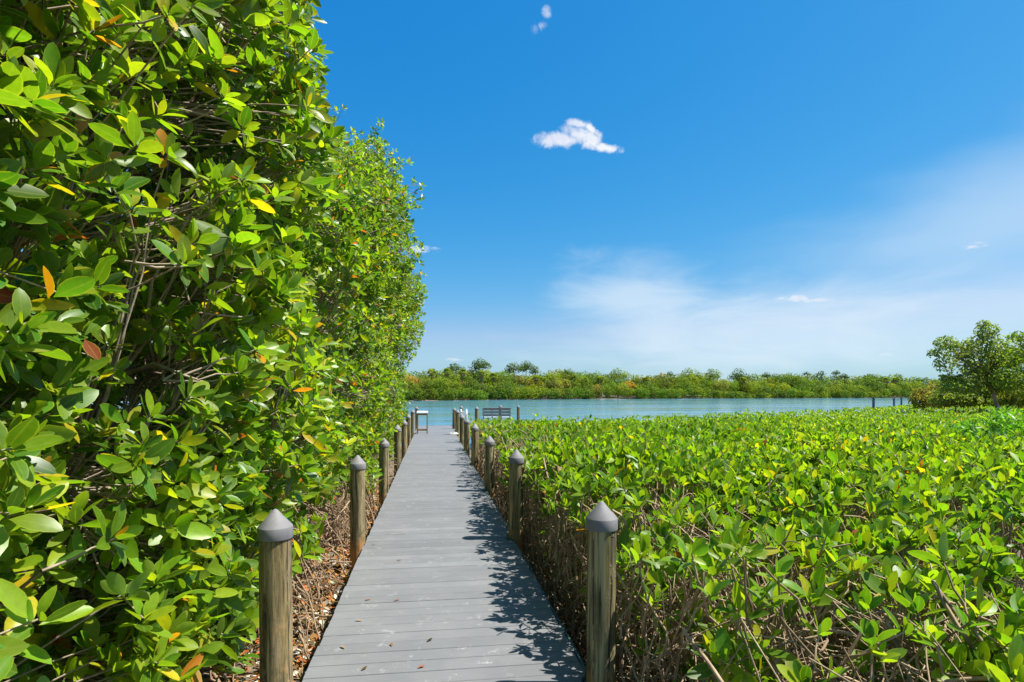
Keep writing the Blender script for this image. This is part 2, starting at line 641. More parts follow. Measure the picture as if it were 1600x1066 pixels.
def pole_mat():
    m, t, out = new_mat("weathered_pile")
    tc_ = t.n('ShaderNodeTexCoord')
    oi = t.n('ShaderNodeObjectInfo')
    g = t.vm('ADD', tc_.outputs['Object'], t.vm('SCALE', t.n('ShaderNodeCombineXYZ').outputs[0]))
    cx = t.n('ShaderNodeCombineXYZ')
    t.link(t.m('MULTIPLY', oi.outputs['Random'], 37.0), cx.inputs[2])
    g = t.vm('ADD', tc_.outputs['Object'], cx.outputs[0])
    mp = t.n('ShaderNodeMapping')
    mp.inputs['Scale'].default_value = (1, 1, .10)
    t.link(g, mp.inputs['Vector'])
    grain = t.noise(mp.outputs[0], 48.0, 8, .76, .5)
    broad = t.noise(mp.outputs[0], 13.0, 4, .6, .6)
    blot = t.noise(g, 6.0, 5, .6)
    c = t.ramp(grain, [(.30, (.040, .034, .018)), (.43, (.150, .128, .068)), (.58, (.245, .205, .120)), (.76, (.37, .31, .20))])
    c = t.mix(t.mapr(broad, .40, .56, 0, .85), c, t.mix(1.0, c, (.76, .73, .50), 'MULTIPLY'))
    c = t.mix(t.mapr(broad, .60, .70, 0, .6), c, (.42, .36, .20))
    c = t.mix(t.mapr(blot, .56, .74, 0, .55), c, (.36, .22, .10))
    c = t.mix(t.mapr(t.noise(g, 9.0, 4, .6), .60, .72, 0, .7), c, (.075, .075, .040))
    mp3 = t.n('ShaderNodeMapping')
    mp3.inputs['Scale'].default_value = (1, 1, .045)
    t.link(g, mp3.inputs['Vector'])
    s1 = t.noise(mp3.outputs[0], 30.0, 4, .6, .4)
    s2 = t.noise(mp3.outputs[0], 21.0, 4, .6, .2)
    c = t.mix(t.mapr(s1, .54, .62, 0, .85), c, (.038, .032, .018))
    c = t.mix(t.mapr(s2, .54, .63, 0, .75), c, (.44, .36, .215))
    knot = t.n('ShaderNodeTexVoronoi')
    knot.inputs['Scale'].default_value = 4.6
    t.link(g, knot.inputs['Vector'])
    c = t.mix(t.mapr(knot.outputs['Distance'], .05, .13, .75, 0), c, (.07, .045, .025))
    sp = t.n('ShaderNodeSeparateXYZ')
    t.link(tc_.outputs['Object'], sp.inputs[0])
    # tide stain near the foot of the pile
    st = t.m('ADD', sp.outputs[2], t.m('MULTIPLY', t.m('SUBTRACT', blot, .5), .5))
    c = t.mix(t.mapr(st, -1.08, -.88, .75, 0), c, (.40, .20, .065))
    # a few drying cracks
    wv = t.n('ShaderNodeTexWave', wave_type='BANDS', bands_direction='X')
    wv.inputs['Scale'].default_value = 4.2
    wv.inputs['Distortion'].default_value = 5.0
    wv.inputs['Detail'].default_value = 3.0
    t.link(mp.outputs[0], wv.inputs['Vector'])
    crack = t.m('MULTIPLY', t.mapr(wv.outputs['Fac'], .0, .045, 1, 0), t.mapr(blot, .4, .5))
    c = t.mix(t.m('MULTIPLY', crack, .8), c, (.03, .025, .015))
    c = t.mix(1.0, c, t.ramp(oi.outputs['Random'], [(0, (1.0, 1.02, .9)), (.5, (1.22, 1.19, 1.08)), (1, (1.28, 1.14, .98))]), 'MULTIPLY')
    p = t.n('ShaderNodeBsdfPrincipled')
    t.link(c, p.inputs['Base Color'])
    p.inputs['Roughness'].default_value = .85
    b = t.n('ShaderNodeBump')
    b.inputs['Strength'].default_value = .8
    b.inputs['Distance'].default_value = .009
    t.link(t.m('SUBTRACT', grain, t.m('MULTIPLY', crack, .8)), b.inputs['Height'])
    t.link(b.outputs[0], p.inputs['Normal'])
    t.link(p.outputs[0], out.inputs['Surface'])
    return m


def cap_mat():
    m, t, out = new_mat("grey_plastic_cap")
    tc_ = t.n('ShaderNodeTexCoord')
    oi = t.n('ShaderNodeObjectInfo')
    cx = t.n('ShaderNodeCombineXYZ')
    t.link(t.m('MULTIPLY', oi.outputs['Random'], 23.0), cx.inputs[0])
    g = t.vm('ADD', tc_.outputs['Object'], cx.outputs[0])
    c = t.ramp(t.noise(g, 9.0, 6, .65), [(.3, (.150, .144, .146)), (.72, (.225, .217, .216))])
    mp = t.n('ShaderNodeMapping')
    mp.inputs['Scale'].default_value = (1, 1, .18)
    t.link(g, mp.inputs['Vector'])
    st = t.noise(mp.outputs[0], 26.0, 4, .6)
    c = t.mix(t.mapr(st, .60, .72, 0, .35), c, (.34, .33, .32))
    c = t.mix(t.mapr(t.noise(g, 17.0, 5, .7), .62, .72, 0, .45), c, (.085, .085, .075))
    c = t.mix(1.0, c, t.ramp(oi.outputs['Random'], [(0, (.88, .88, .90)), (1, (1.12, 1.10, 1.08))]), 'MULTIPLY')
    p = t.n('ShaderNodeBsdfPrincipled')
    t.link(c, p.inputs['Base Color'])
    p.inputs['Roughness'].default_value = .7
    t.link(p.outputs[0], out.inputs['Surface'])
    return m


def ground_mat():
    m, t, out = new_mat("swamp_soil")
    g = t.n('ShaderNodeTexCoord').outputs['Object']
    n1 = t.noise(g, 3.0, 6, .65)
    n2 = t.noise(g, 38.0, 5, .7)
    c = t.ramp(n1, [(.3, (.055, .038, .025)), (.55, (.13, .095, .065)), (.75, (.26, .215, .16))])
    c = t.mix(t.mapr(n2, .5, .75, 0, .7), c, (.34, .27, .20))
    p = t.n('ShaderNodeBsdfPrincipled')
    t.link(c, p.inputs['Base Color'])
    p.inputs['Roughness'].default_value = .9
    b = t.n('ShaderNodeBump')
    b.inputs['Strength'].default_value = .8
    b.inputs['Distance'].default_value = .02
    t.link(n2, b.inputs['Height'])
    t.link(b.outputs[0], p.inputs['Normal'])
    t.link(p.outputs[0], out.inputs['Surface'])
    return m


def water_mat():
    m, t, out = new_mat("tidal_water")
    g = t.n('ShaderNodeTexCoord').outputs['Object']
    mp = t.n('ShaderNodeMapping')
    mp.inputs['Rotation'].default_value = (0, 0, R(12))
    mp.inputs['Scale'].default_value = (.45, 1.0, 1.0)
    t.link(g, mp.inputs['Vector'])
    v = mp.outputs[0]
    mp2 = t.n('ShaderNodeMapping')
    mp2.inputs['Rotation'].default_value = (0, 0, R(9))
    mp2.inputs['Scale'].default_value = (.22, 1.0, 1.0)
    t.link(g, mp2.inputs['Vector'])
    u = mp2.outputs[0]
    h = t.m('ADD', t.m('MULTIPLY', t.noise(v, .55, 3, .55), 1.0), t.m('MULTIPLY', t.noise(v, 2.6, 3, .6), .28))
    h = t.m('ADD', h, t.m('MULTIPLY', t.noise(u, .13, 4, .65, .4), 2.2))
    calm = t.mapr(t.noise(u, .07, 5, .65, .5), .38, .62, .25, 1.0)
    p = t.n('ShaderNodeBsdfPrincipled')
    t.link(t.mix(t.mapr(t.noise(u, .16, 5, .7, .5), .47, .60), (.085, .255, .375), (.115, .225, .155)), p.inputs['Base Color'])
    p.inputs['Roughness'].default_value = .10
    p.inputs['IOR'].default_value = 1.45
    b = t.n('ShaderNodeBump')
    b.inputs['Distance'].default_value = .55
    t.link(t.m('MULTIPLY', calm, .30), b.inputs['Strength'])
    t.link(h, b.inputs['Height'])
    t.link(b.outputs[0], p.inputs['Normal'])
    t.link(p.outputs[0], out.inputs['Surface'])
    return m


M_DECK, M_POLE, M_GROUND, M_WATER = deck_mat(), pole_mat(), ground_mat(), water_mat()
M_CAP = cap_mat()
M_FRAMEWOOD = plain_mat("dark_frame_timber", (.07, .05, .035), (.16, .12, .08), .85, 12.0)
M_WHITE = plain_mat("white_plastic", (.72, .74, .76), (.82, .83, .84), .4, 5.0, 0, .05)
M_BENCH = plain_mat("grey_bench_board", (.24, .23, .23), (.36, .34, .33), .6, 10.0)
M_BENCHSEAT = plain_mat("pale_seat_board", (.55, .56, .58), (.68, .69, .70), .5, 10.0)
M_TIMBER = plain_mat("tan_timber", (.26, .15, .07), (.44, .28, .14), .8, 14.0)
M_HOSE = plain_mat("green_hose", (.018, .060, .050), (.035, .095, .080), .4, 9.0, 0, .05)
M_ROPE = plain_mat("pale_rope", (.50, .50, .47), (.70, .70, .66), .8, 40.0)
M_PILING = plain_mat("blue_grey_piling", (.050, .075, .12), (.09, .12, .17), .7, 6.0)

# ------------------------------------------------------------------ terrain and water
WATER_Z = -0.9
DECK_L, DECK_R, DECK_END = -0.737, 0.888, 28.45


def fbm(x, y, z=0.0, s=1.0):
    return mnoise.fractal(Vector((x * s, y * s, z * s)), 1.0, 2.0, 4)


def shore_z(px):
    """depth at which the far bank meets the water, by bearing"""
    return float(np.interp(px, [380, 625, 940, 1430, 1600, 1900], [150, 154, 196, 232, 245, 260]))


def hedge_edge(u):
    """depth of the waterside rim of the mangrove hedge, by bearing u = (px-800)"""
    return np.interp(u, [-60, -40, 200, 350, 500, 630, 800, 1000], [22, 24, 26, 33, 40, 58, 82, 110])


def ground_h(x, y):
    z = x * SN + y * CS
    xc = x * CS - y * SN
    px = 800 + F_PX * xc / z if z > 0.5 else (2000 if x > 0 else -500)
    if z < 0.5:
        near = 120.0 if x > 0 else 24.0
    elif px < 745:
        near = 24.0
    else:
        near = float(hedge_edge(px - 800)) + 1.0
    far = shore_z(px) if z > 0.5 else 400.0
    base = -0.34 + 0.05 * fbm(x, y, 0, .6)
    if x > 0.8:
        base -= 0.12
    d_near = z - near
    d_far = z - far
    if d_far > -6:
        k = min(1.0, max(0.0, (d_far + 6) / 9.0))
        return -2.6 + 1.95 * k * k * (3 - 2 * k) + (0.012 * max(0, d_far - 3))
    k = min(1.0, max(0.0, (d_near + 3) / 6.0))
    k = k * k * (3 - 2 * k)
    return base * (1 - k) + -2.6 * k


def axis(parts):
    out = [parts[0][0]]
    for a, b, s in parts:
        n = max(1, int(round((b - a) / s)))
        out += [a + (b - a) * (i + 1) / n for i in range(n)]
    return out


xs = axis([(-3000, -400, 520), (-400, -40, 30), (-40, -6, 3.4), (-6, 6, .25), (6, 60, 3), (60, 420, 12), (420, 3000, 520)])
ys = axis([(-200, -6, 30), (-6, 0, 1), (0, 16, .25), (16, 40, 1.0), (40, 120, 5), (120, 300, 4), (300, 4000, 500)])
V = np.array([(x, y, ground_h(x, y)) for y in ys for x in xs])
nx, ny = len(xs), len(ys)
ii = np.arange(nx * ny).reshape(ny, nx)
Q = np.stack([ii[:-1, :-1], ii[:-1, 1:], ii[1:, 1:], ii[1:, :-1]], -1).reshape(-1, 4)
tag(np_mesh("ground", V, [Q], M_GROUND), kind="structure")

me = bpy.data.meshes.new("water")
me.from_pydata([(-3000, -200, WATER_Z), (3000, -200, WATER_Z), (3000, 4000, WATER_Z), (-3000, 4000, WATER_Z)], [], [(0, 1, 2, 3)])
tag(link_mesh("water", me, M_WATER), kind="structure")

# ------------------------------------------------------------------ boardwalk
walk = empty("boardwalk", (0, 0, 0))
tag(walk, kind="structure")
pitch, gap, th = 0.1455, 0.0058, 0.025


def board_strip(x0, x1, y0, y1):
    vs, fs, tint = [], [], []
    y = y0
    while y < y1:
        a, b = y + gap / 2, y + pitch - gap / 2
        bv = .003
        dz = random.uniform(-.0012, .0012)
        e0, e1 = x0 + random.uniform(-.006, .006), x1 + random.uniform(-.006, .006)
        k = len(vs)
        prof = [(a, -th), (a, -bv), (a + bv, 0), (b - bv, 0), (b, -bv), (b, -th)]
        for ex in (e0, e1):
            vs += [(ex, q, z + dz) for q, z in prof]
        n = len(prof)
        f = [[k + i, k + (i + 1) % n, k + n + (i + 1) % n, k + n + i] for i in range(n)]
        fs += f
        g = random.gauss(1.0, .055)
        c = (.153 * g, .156 * g, .160 * g, 1)
        tint += [c] * n
        y += pitch
    return np.array(vs), np.array(fs), np.array(tint)


def caps_of(vs):
    n = len(vs) // 12
    out = []
    for i in range(n):
        out.append([12 * i + j for j in range(5, -1, -1)])
        out.append([12 * i + 6 + j for j in range(6)])
    return np.array(out)


VA, FA, TA = board_strip(DECK_L, DECK_R, -1.2, DECK_END)
VB, FB, TB = board_strip(DECK_R + .012, 4.45, 24.9, DECK_END)
CA, CB = caps_of(VA), caps_of(VB) + len(VA)
np_mesh("deck_boards", np.concatenate([VA, VB]), [np.concatenate([FA, FB + len(VA)]), np.concatenate([CA, CB])], M_DECK, walk, False, None,
        np.concatenate([TA, TB, np.tile([[.153, .156, .160, 1]], (len(CA) + len(CB), 1))]))
for xa in (DECK_L + .03, DECK_R - .075, .05):
    MB().box((xa, -1.2, -.225), (xa + .045, DECK_END - .05, -th - .002)).build("stringer", M_FRAMEWOOD, walk)
for yb in (24.95, 26.6, 28.3):
    MB().box((DECK_R + .02, yb, -.225), (4.4, yb + .045, -th - .002)).build("stringer", M_FRAMEWOOD, walk)


# ------------------------------------------------------------------ posts
def make_post():
    root = empty("boardwalk_post")
    b = MB()
    seg, rings = 28, 26
    bm = b.bm
    grid = []
    for j in range(rings):
        z = -1.75 + (1.75 - .13) * j / (rings - 1)
        row = []
        for i in range(seg):
            a = 2 * math.pi * i / seg
            r = .0825 + .0025 * fbm(math.cos(a), math.sin(a), z, 1.1) - .0035 * (z + 1) * .5
            row.append(bm.verts.new((r * math.cos(a), r * math.sin(a), z)))
        grid.append(row)
    for j in range(rings - 1):
        for i in range(seg):
            k = (i + 1) % seg
            bm.faces.new((grid[j][i], grid[j][k], grid[j + 1][k], grid[j + 1][i]))
    b.build("pole", M_POLE, root, True)
    c = MB().lathe([(.083, -.110), (.083, -.153), (.0885, -.154), (.0895, -.151), (.0885, -.0955), (.0868, -.0915), (.047, -.047), (.0145, -.008), (.007, -.0025), (0, 0)], 32)
    c.build("cap", M_CAP, root, True)
    return root


XL, XR = -.83, .93


def post_xy(px, X=None, z=None):
    """world x,y of a post whose axis is seen at px"""
    du = px - 677.0
    if z is None:
        z = X * F_PX / (du * CS)
    p = at(px, HORIZON, z)
    return float(p[0]), float(p[1]), z


proto = make_post()
LEFT = [(430, 795), (559, 711), (600, 684), (621, 663.5), (632, 656), (638, 647), (645, 640), (651, 635)]
RIGHT = [(940, 783), (807, 702), (765, 681), (742, 662), (729.5, 653.5), (722, 647.5), (715, 640), (710, 637)]
ordn = ['first', 'second', 'third', 'fourth', 'fifth', 'sixth', 'seventh', 'eighth']
first = True
posts = {}


def put_post(x, y, top, label, rz, lean=(0, 0)):
    global first
    o = proto if first else copy_tree(proto)
    first = False
    o.location = (x, y, top)
    o.rotation_euler = (lean[0], lean[1], rz)
    tag(o, label, "post", "grey capped timber posts along the boardwalk")
    return o


for side, lst, X in (('left', LEFT, XL), ('right', RIGHT, XR)):
    for i, (px, py) in enumerate(lst):
        x, y, z = post_xy(px, X)
        top = EYE - (py - HORIZON) / F_PX * z
        lab = f"weathered timber post with grey cone cap, {ordn[i]} from the camera along the boardwalk's {side} edge"
        o = put_post(x, y, top, lab, random.uniform(0, 6.28), (random.uniform(-.012, .012), random.uniform(-.012, .012)))
        posts[(side, i)] = (x, y, top)
for px, py, z, lab in ((721, 634, 28.62, "capped timber post at the deck end behind the white ladder rails"),
                       (745, 635, 25.0, "capped timber post just left of the bench, clear of the hedge"),
                       (782, 632.5, 28.62, "capped post whose top shows above the middle of the bench back"),
                       (810, 633, 28.62, "capped timber post standing right of the bench before the water")):
    p = at(px, py, z)
    put_post(p[0], p[1], p[2], lab, random.uniform(0, 6.28))

# ------------------------------------------------------------------ pilings in the river
pil = MB().lathe([(.10, -3.2), (.10, .9), (.085, .955), (0, .96)], 14)
pr = empty("mooring_piling")
pil.build("pole", M_PILING, pr, True)
MB().lathe([(.103, .80), (.108, .80), (.108, .86), (.103, .86), (.103, .80)], 14).build("band", M_FRAMEWOOD, pr, True)
for i, (px, py, z, lab) in enumerate(((1365, 621, 46, "tallest dark piling in the water, leftmost of the four by the hedge rim"),
                                      (1397, 622, 62, "dark piling in the water, second from the left beyond the hedge"),
                                      (1408.5, 621, 66, "dark piling in the water, third from the left beyond the hedge"),
                                      (1430.5, 622, 68, "dark piling in the water nearest the orange tinged bush"))):
    o = pr if i == 0 else copy_tree(pr)
    p = at(px, py, z)
    o.location = (p[0], p[1], p[2] - .96)
    tag(o, lab, "piling", "dark pilings standing in the river")

# ------------------------------------------------------------------ table, bench, ladder, rope, hose
tb = empty("fish_cleaning_table", (-.43, 23.1, 0))
tag(tb, "narrow white topped table on slim timber legs at the left edge near the boardwalk end", "table")
MB().box((-.22, -.33, .795), (.22, .33, .845), .008).build("table_top", M_WHITE, tb)
MB().box((-.215, .305, .847), (.215, .325, .88), .004).build("back_ledge", M_WHITE, tb)
for sx in (-1, 1):
    for sy in (-1, 1):
        MB().box((sx * .19 - .02, sy * .29 - .02, 0), (sx * .19 + .02, sy * .29 + .02, .793), .004).build("leg", M_TIMBER, tb)
for sy in (-1, 1):
    MB().box((-.168, sy * .29 - .015, .12), (.168, sy * .29 + .015, .16), .003).build("stretcher", M_TIMBER, tb)
    MB().box((-.168, sy * .29 - .015, .73), (.168, sy * .29 + .015, .792), .003).build("apron", M_TIMBER, tb)

c0 = at(776, HORIZON, 27.0)
bn = empty("bench", (c0[0], c0[1], 0), R(-3))
tag(bn, "grey slatted bench with pale seat facing the water at the deck end", "bench")
bw = .66
MB().box((-bw, -.02, .42), (bw, .46, .455), .006).build("seat", M_BENCHSEAT, bn)
bk = MB()
for z0 in (.50, .635, .77):
    bk.box((-bw, -.045, z0), (bw, -.02, z0 + .10), .005)
bk.build("backrest", M_BENCH, bn)
MB().box((-bw - .02, -.10, .872), (bw + .02, 0.0, .90), .006).build("top_rail", M_BENCH, bn)
for xx in (-.62, -.21, .21, .62):
    MB().box((xx - .028, -.10, 0), (xx + .028, -.047, .87), .004).build("back_post", M_BENCH, bn)
for xx in (-.6, .6):
    MB().box((xx - .03, .38, 0), (xx + .03, .44, .418), .004).build("leg", M_BENCH, bn)

c0 = at(724.5, HORIZON, 28.2)
ld = empty("dock_ladder", (c0[0], c0[1], 0))
tag(ld, "white tube ladder handrails rising at the deck end beside a capped post", "ladder")
for sx in (-.13, .13):
    pts = [(sx, -.28, -.02), (sx, -.28, .55)]
    for k in range(9):
        a = math.pi * k / 8
        pts.append((sx, -.02 - .26 * math.cos(a), .55 + .22 * math.sin(a)))
    pts += [(sx, .24, 0), (sx, .24, -1.1)]
    MB().tube(pts, .032, 10).build("handrail", M_WHITE, ld, True)
for z0 in (-.9, -.6, -.3):
    MB().tube([(-.13, .24, z0), (.13, .24, z0)], .022, 8).build("rung", M_WHITE, ld, True)
MB().box((-.12, -.30, .40), (.12, -.27, .70), .006).build("sign_plate", M_WHITE, ld)

pts = []
for k in range(90):
    a = k * .30
    rr = .17 - .0009 * k + .01 * math.sin(k * 1.7)
    pts.append((rr * math.cos(a) * 1.25, rr * math.sin(a), .014 + .0008 * k))
pts += [(.16, .20, .09), (.19, .45, .16), (.20, .75, .30), (.20, 1.0, .42)]
rp = MB().tube(pts, .013, 6).build("rope", M_ROPE, None, True)
x7, y7, _ = posts[('right', 6)]
rp.location = (x7 - .17, y7 - .15, 0)
tag(rp, "coil of pale rope on the deck by the far right posts", "rope")

# green hose lying along the right edge, bending round the inner side of each post
hp = []
for i in range(0, 6):
    x, y, _ = posts[('right', i)]
    if i == 0:
        hp += [(DECK_R + .03, -1.0, -.05), (DECK_R + .035, 1.2, -.06), (DECK_R + .02, y - .42, -.045)]
    hp += [(x - .060, y - .16, -.005), (x - .108, y - .04, .016), (x - .108, y + .05, .016), (x - .05, y + .17, -.01)]
    if i < 5:
        hp += [(DECK_R + .04, y + .5, -.06), (DECK_R + .045, y + 1.6, -.075), (DECK_R + .04, y + 2.7, -.06)]


def smooth_path(p, n=4):
    p = np.array(p, float)
    out = []
    for i in range(len(p) - 1):
        p0, p1, p2, p3 = p[max(i - 1, 0)], p[i], p[i + 1], p[min(i + 2, len(p) - 1)]
        for k in range(n):
            t = k / n
            out.append(.5 * ((2 * p1) + (-p0 + p2) * t + (2 * p0 - 5 * p1 + 4 * p2 - p3) * t * t + (-p0 + 3 * p1 - 3 * p2 + p3) * t ** 3))
    out.append(p[-1])
    return np.array(out)


hs_ = MB().tube(smooth_path(hp), .012, 8).build("garden_hose", M_HOSE, None, True)
tag(hs_, "dark green hose looping past the posts on the boardwalk's right edge", "hose")

# ------------------------------------------------------------------ tall mangroves on the left
hsT = [-.2, .3, .8, 1.5, 2.5, 3.5, 4.5, 5.5, 6.5, 7.5]
YsT = [.4, 1.5, 3, 5, 7, 9, 12, 15, 18, 21]
XT = np.array([
    [-.95, -.88, -.84, -.82, -.84, -.9, -1.0, -1.1, -1.2, -1.3],
    [-1.05, -.95, -.88, -.86, -.88, -.92, -1, -1.05, -1.1, -1.2],
    [-1.5, -1.25, -1.05, -.95, -.9, -.88, -.88, -.88, -.9, -1],
    [-1.6, -1.15, -1.02, -1.0, -1.0, -1.0, -1.1, -1.2, -1.3, -1.4],
    [-1.3, -1.0, -.96, -.98, -1.0, -1.05, -1.45, -1.85, -2.2, -2.5],
    [-1.2, -1.0, -.95, -1.0, -.95, -.95, -1.35, -2.15, -2.7, -3.0],
    [-1.2, -1.05, -1.02, -1.1, -1.05, -.80, -.66, -.75, -1.0, -1.35],
    [-1.2, -1.1, -1.1, -1.2, -1.1, -.76, -.54, -.58, -.58, -.62],
    [-1.2, -1.15, -1.15, -1.25, -1.15, -.88, -.70, -.75, -.8, -1.0],
    [-1.45, -1.25, -1.15, -1.15, -1.05, -.95, -.95, -1.05, -1.25, -1.5]])


def front_x(Y, h):
    i = np.clip(np.searchsorted(YsT, Y) - 1, 0, len(YsT) - 2)
    ya, yb = np.array(YsT)[i], np.array(YsT)[i + 1]
    t = np.clip((Y - ya) / (yb - ya), 0, 1)
    j = np.clip(np.searchsorted(hsT, h) - 1, 0, len(hsT) - 2)
    ha, hb = np.array(hsT)[j], np.array(hsT)[j + 1]
    s = np.clip((h - ha) / (hb - ha), 0, 1)
    return (XT[i, j] * (1 - t) + XT[i + 1, j] * t) * (1 - s) + (XT[i, j + 1] * (1 - t) + XT[i + 1, j + 1] * t) * s


def top_h(Y):
    return np.interp(Y, [0, 5, 6.5, 8, 10, 12, 14, 17, 19, 21, 22.3], [6.9, 6.7, 6.3, 6.0, 6.2, 7.0, 7.9, 7.7, 6.9, 5.6, 4.4])


def low_h(Y):
    return np.interp(Y, [0, 2, 2.8, 4, 5.5, 7, 9, 14, 22], [-.2, -.15, .0, .14, .14, .02, -.05, -.1, -.1])


PB = np.stack([rng.uniform(0, 22, 95), rng.uniform(.1, 8.2, 95), rng.uniform(.55, 1.25, 95)], 1)


def pillow(Y, h):
    """leafy bulges of the crowns and the hollows between them"""
    out = np.full(len(Y), -.34)
    for y0, h0, r in PB:
        d2 = ((Y - y0) ** 2 + (h - h0) ** 2) / r ** 2
        out = np.maximum(out, (.66 if y0 < 8 else .78) * r * np.sqrt(np.clip(1 - d2, 0, 1)) - .36)
    return out


def n3(P, s, off=0.0):
    return np.array([mnoise.noise(Vector((p[0] * s + off, p[1] * s + off, p[2] * s))) for p in P])


def left_sites(n, dmin, dmax, clump, power=1.5):
    Y = np.where(rng.random(n) < .14, rng.uniform(.25, 5.5, n), rng.uniform(.25, 22.0, n))
    lo, hi = low_h(Y), top_h(Y)
    h = lo + (hi - lo) * rng.random(n)
    X0 = front_x(Y, h)
    d = dmin + (dmax - dmin) * rng.random(n) ** power
    P = np.stack([X0, Y, h], 1)
    lump = pillow(Y + .25 * n3(P, 1.1, 41), h + .25 * n3(P, 1.1, 47)) + n3(P * [0, 1, 1], 2.6, 9.0) * .15
    lump -= 1.25 * np.clip((h - (hi - 1.5)) / 1.5, 0, 1) ** 2 * (h < 7.9) * (Y > 6)
    gap_ = np.min(np.abs(Y[:, None] - np.array([3.5, 6.3, 9.4, 12.8, 16.2, 19.8])[None] - .0), axis=1) / 1.6
    lump -= .75 * np.exp(-((Y - 9.0) / 1.5) ** 2 - ((h - 1.7) / .75) ** 2)
    lump -= .30 * np.clip(gap_, 0, 1.2) ** 3 * (Y > 2.5)
    P[:, 0] = X0 + lump - .04 - d
    P[:, 0] = np.where((Y > 1.9) & (Y < 3.9) & (h < 1.6), np.minimum(P[:, 0], -1.06 - .1 * rng.random(n)), P[:, 0])
    rim = (hi - h) < (.25 + .5 * n3(P, 1.2, 7))
    keep = ~(rim & (rng.random(n) < .75))
    c = n3(P, 1.5, 5.0) + .5 * n3(P, 3.4, 2.0)
    keep &= ~((c < clump) & (rng.random(n) < .85))
    # keep the walkway and the camera clear of leaves
    keep &= (P[:, 0] < np.where(h < 2.1, np.where(Y > 5, -.90, -.84), -.2)) & (np.linalg.norm(P - [0, 0, EYE], axis=1) > .95)
    return P[keep]


sites = left_sites(25000, 0, 1.3, -.16)
# sprays reaching out past the crowns' face and skyline
sp0 = sites[rng.choice(len(sites), 330, replace=False)]
sp_dir = unit(np.array([.55, -.1, .55]) + rng.normal(0, .4, sp0.shape))
spr = np.concatenate([sp0 + sp_dir * (q * .11 + .08) for q in range(4)])
hi_ = sites[(sites[:, 1] > 8.5) & (sites[:, 2] > 3.2)]
sp1 = hi_[rng.choice(len(hi_), 120, replace=False)]
sd1 = unit(np.array([.7, -.1, .45]) + rng.normal(0, .35, sp1.shape))
spr = np.concatenate([spr] + [sp1 + sd1 * (q * .12 + .1) + rng.normal(0, .03, sp1.shape) for q in range(6)])
spr = spr[~((spr[:, 1] > 3.6) & (spr[:, 1] < 9) & (spr[:, 2] > 4.0) & (spr[:, 0] > -1.12 - .1 * np.maximum(spr[:, 1] - 5.5, 0)))]
spr = spr[~((spr[:, 1] > 1.8) & (spr[:, 1] < 4.0) & (spr[:, 2] < 1.7) & (spr[:, 0] > -1.08))]
spr = spr[(spr[:, 0] < np.where(spr[:, 2] < 2.1, -.85, -.25)) & (np.linalg.norm(spr - [0, 0, EYE], axis=1) > 1.05)]
sites = np.concatenate([sites, spr])
deep = left_sites(11000, 1.4, 3.4, -.6, 1.0)
tree_y = np.array([1.0, 3.5, 6.3, 9.4, 12.8, 16.2, 19.8])
tree_x = np.array([-2.3, -2.35, -2.4, -2.6, -2.3, -2.1, -2.3])
left_labels = [
    "nearest mangrove, its large glossy leaves filling the photo's left edge",
    "tall mangrove behind the first left post with bare grey twigs showing",
    "tall mangrove whose crown leaves the frame top, behind the second left post",
    "mangrove with dipped crown between second and fourth left posts",
    "tallest mangrove against the sky, leaning its crown out over the boardwalk",
    "mangrove leaning over the boardwalk beside the fifth left post",
    "farthest mangrove on the left, standing at the water by the white table"]


def curve_pts(a, b, n, sag, jit):
    a, b = np.asarray(a, float), np.asarray(b, float)
    t = np.linspace(0, 1, n)[:, None]
    p = a + (b - a) * t
    p += np.array(sag) * (t * (1 - t) * 4)
    p[1:-1] += rng.normal(0, jit, (n - 2, 3))
    return p


def assign(P):
    y = P[:, 1] + .9 * n3(P, .6, 20.0)
    return np.argmin(np.abs(y[:, None] - tree_y[None]), 1)


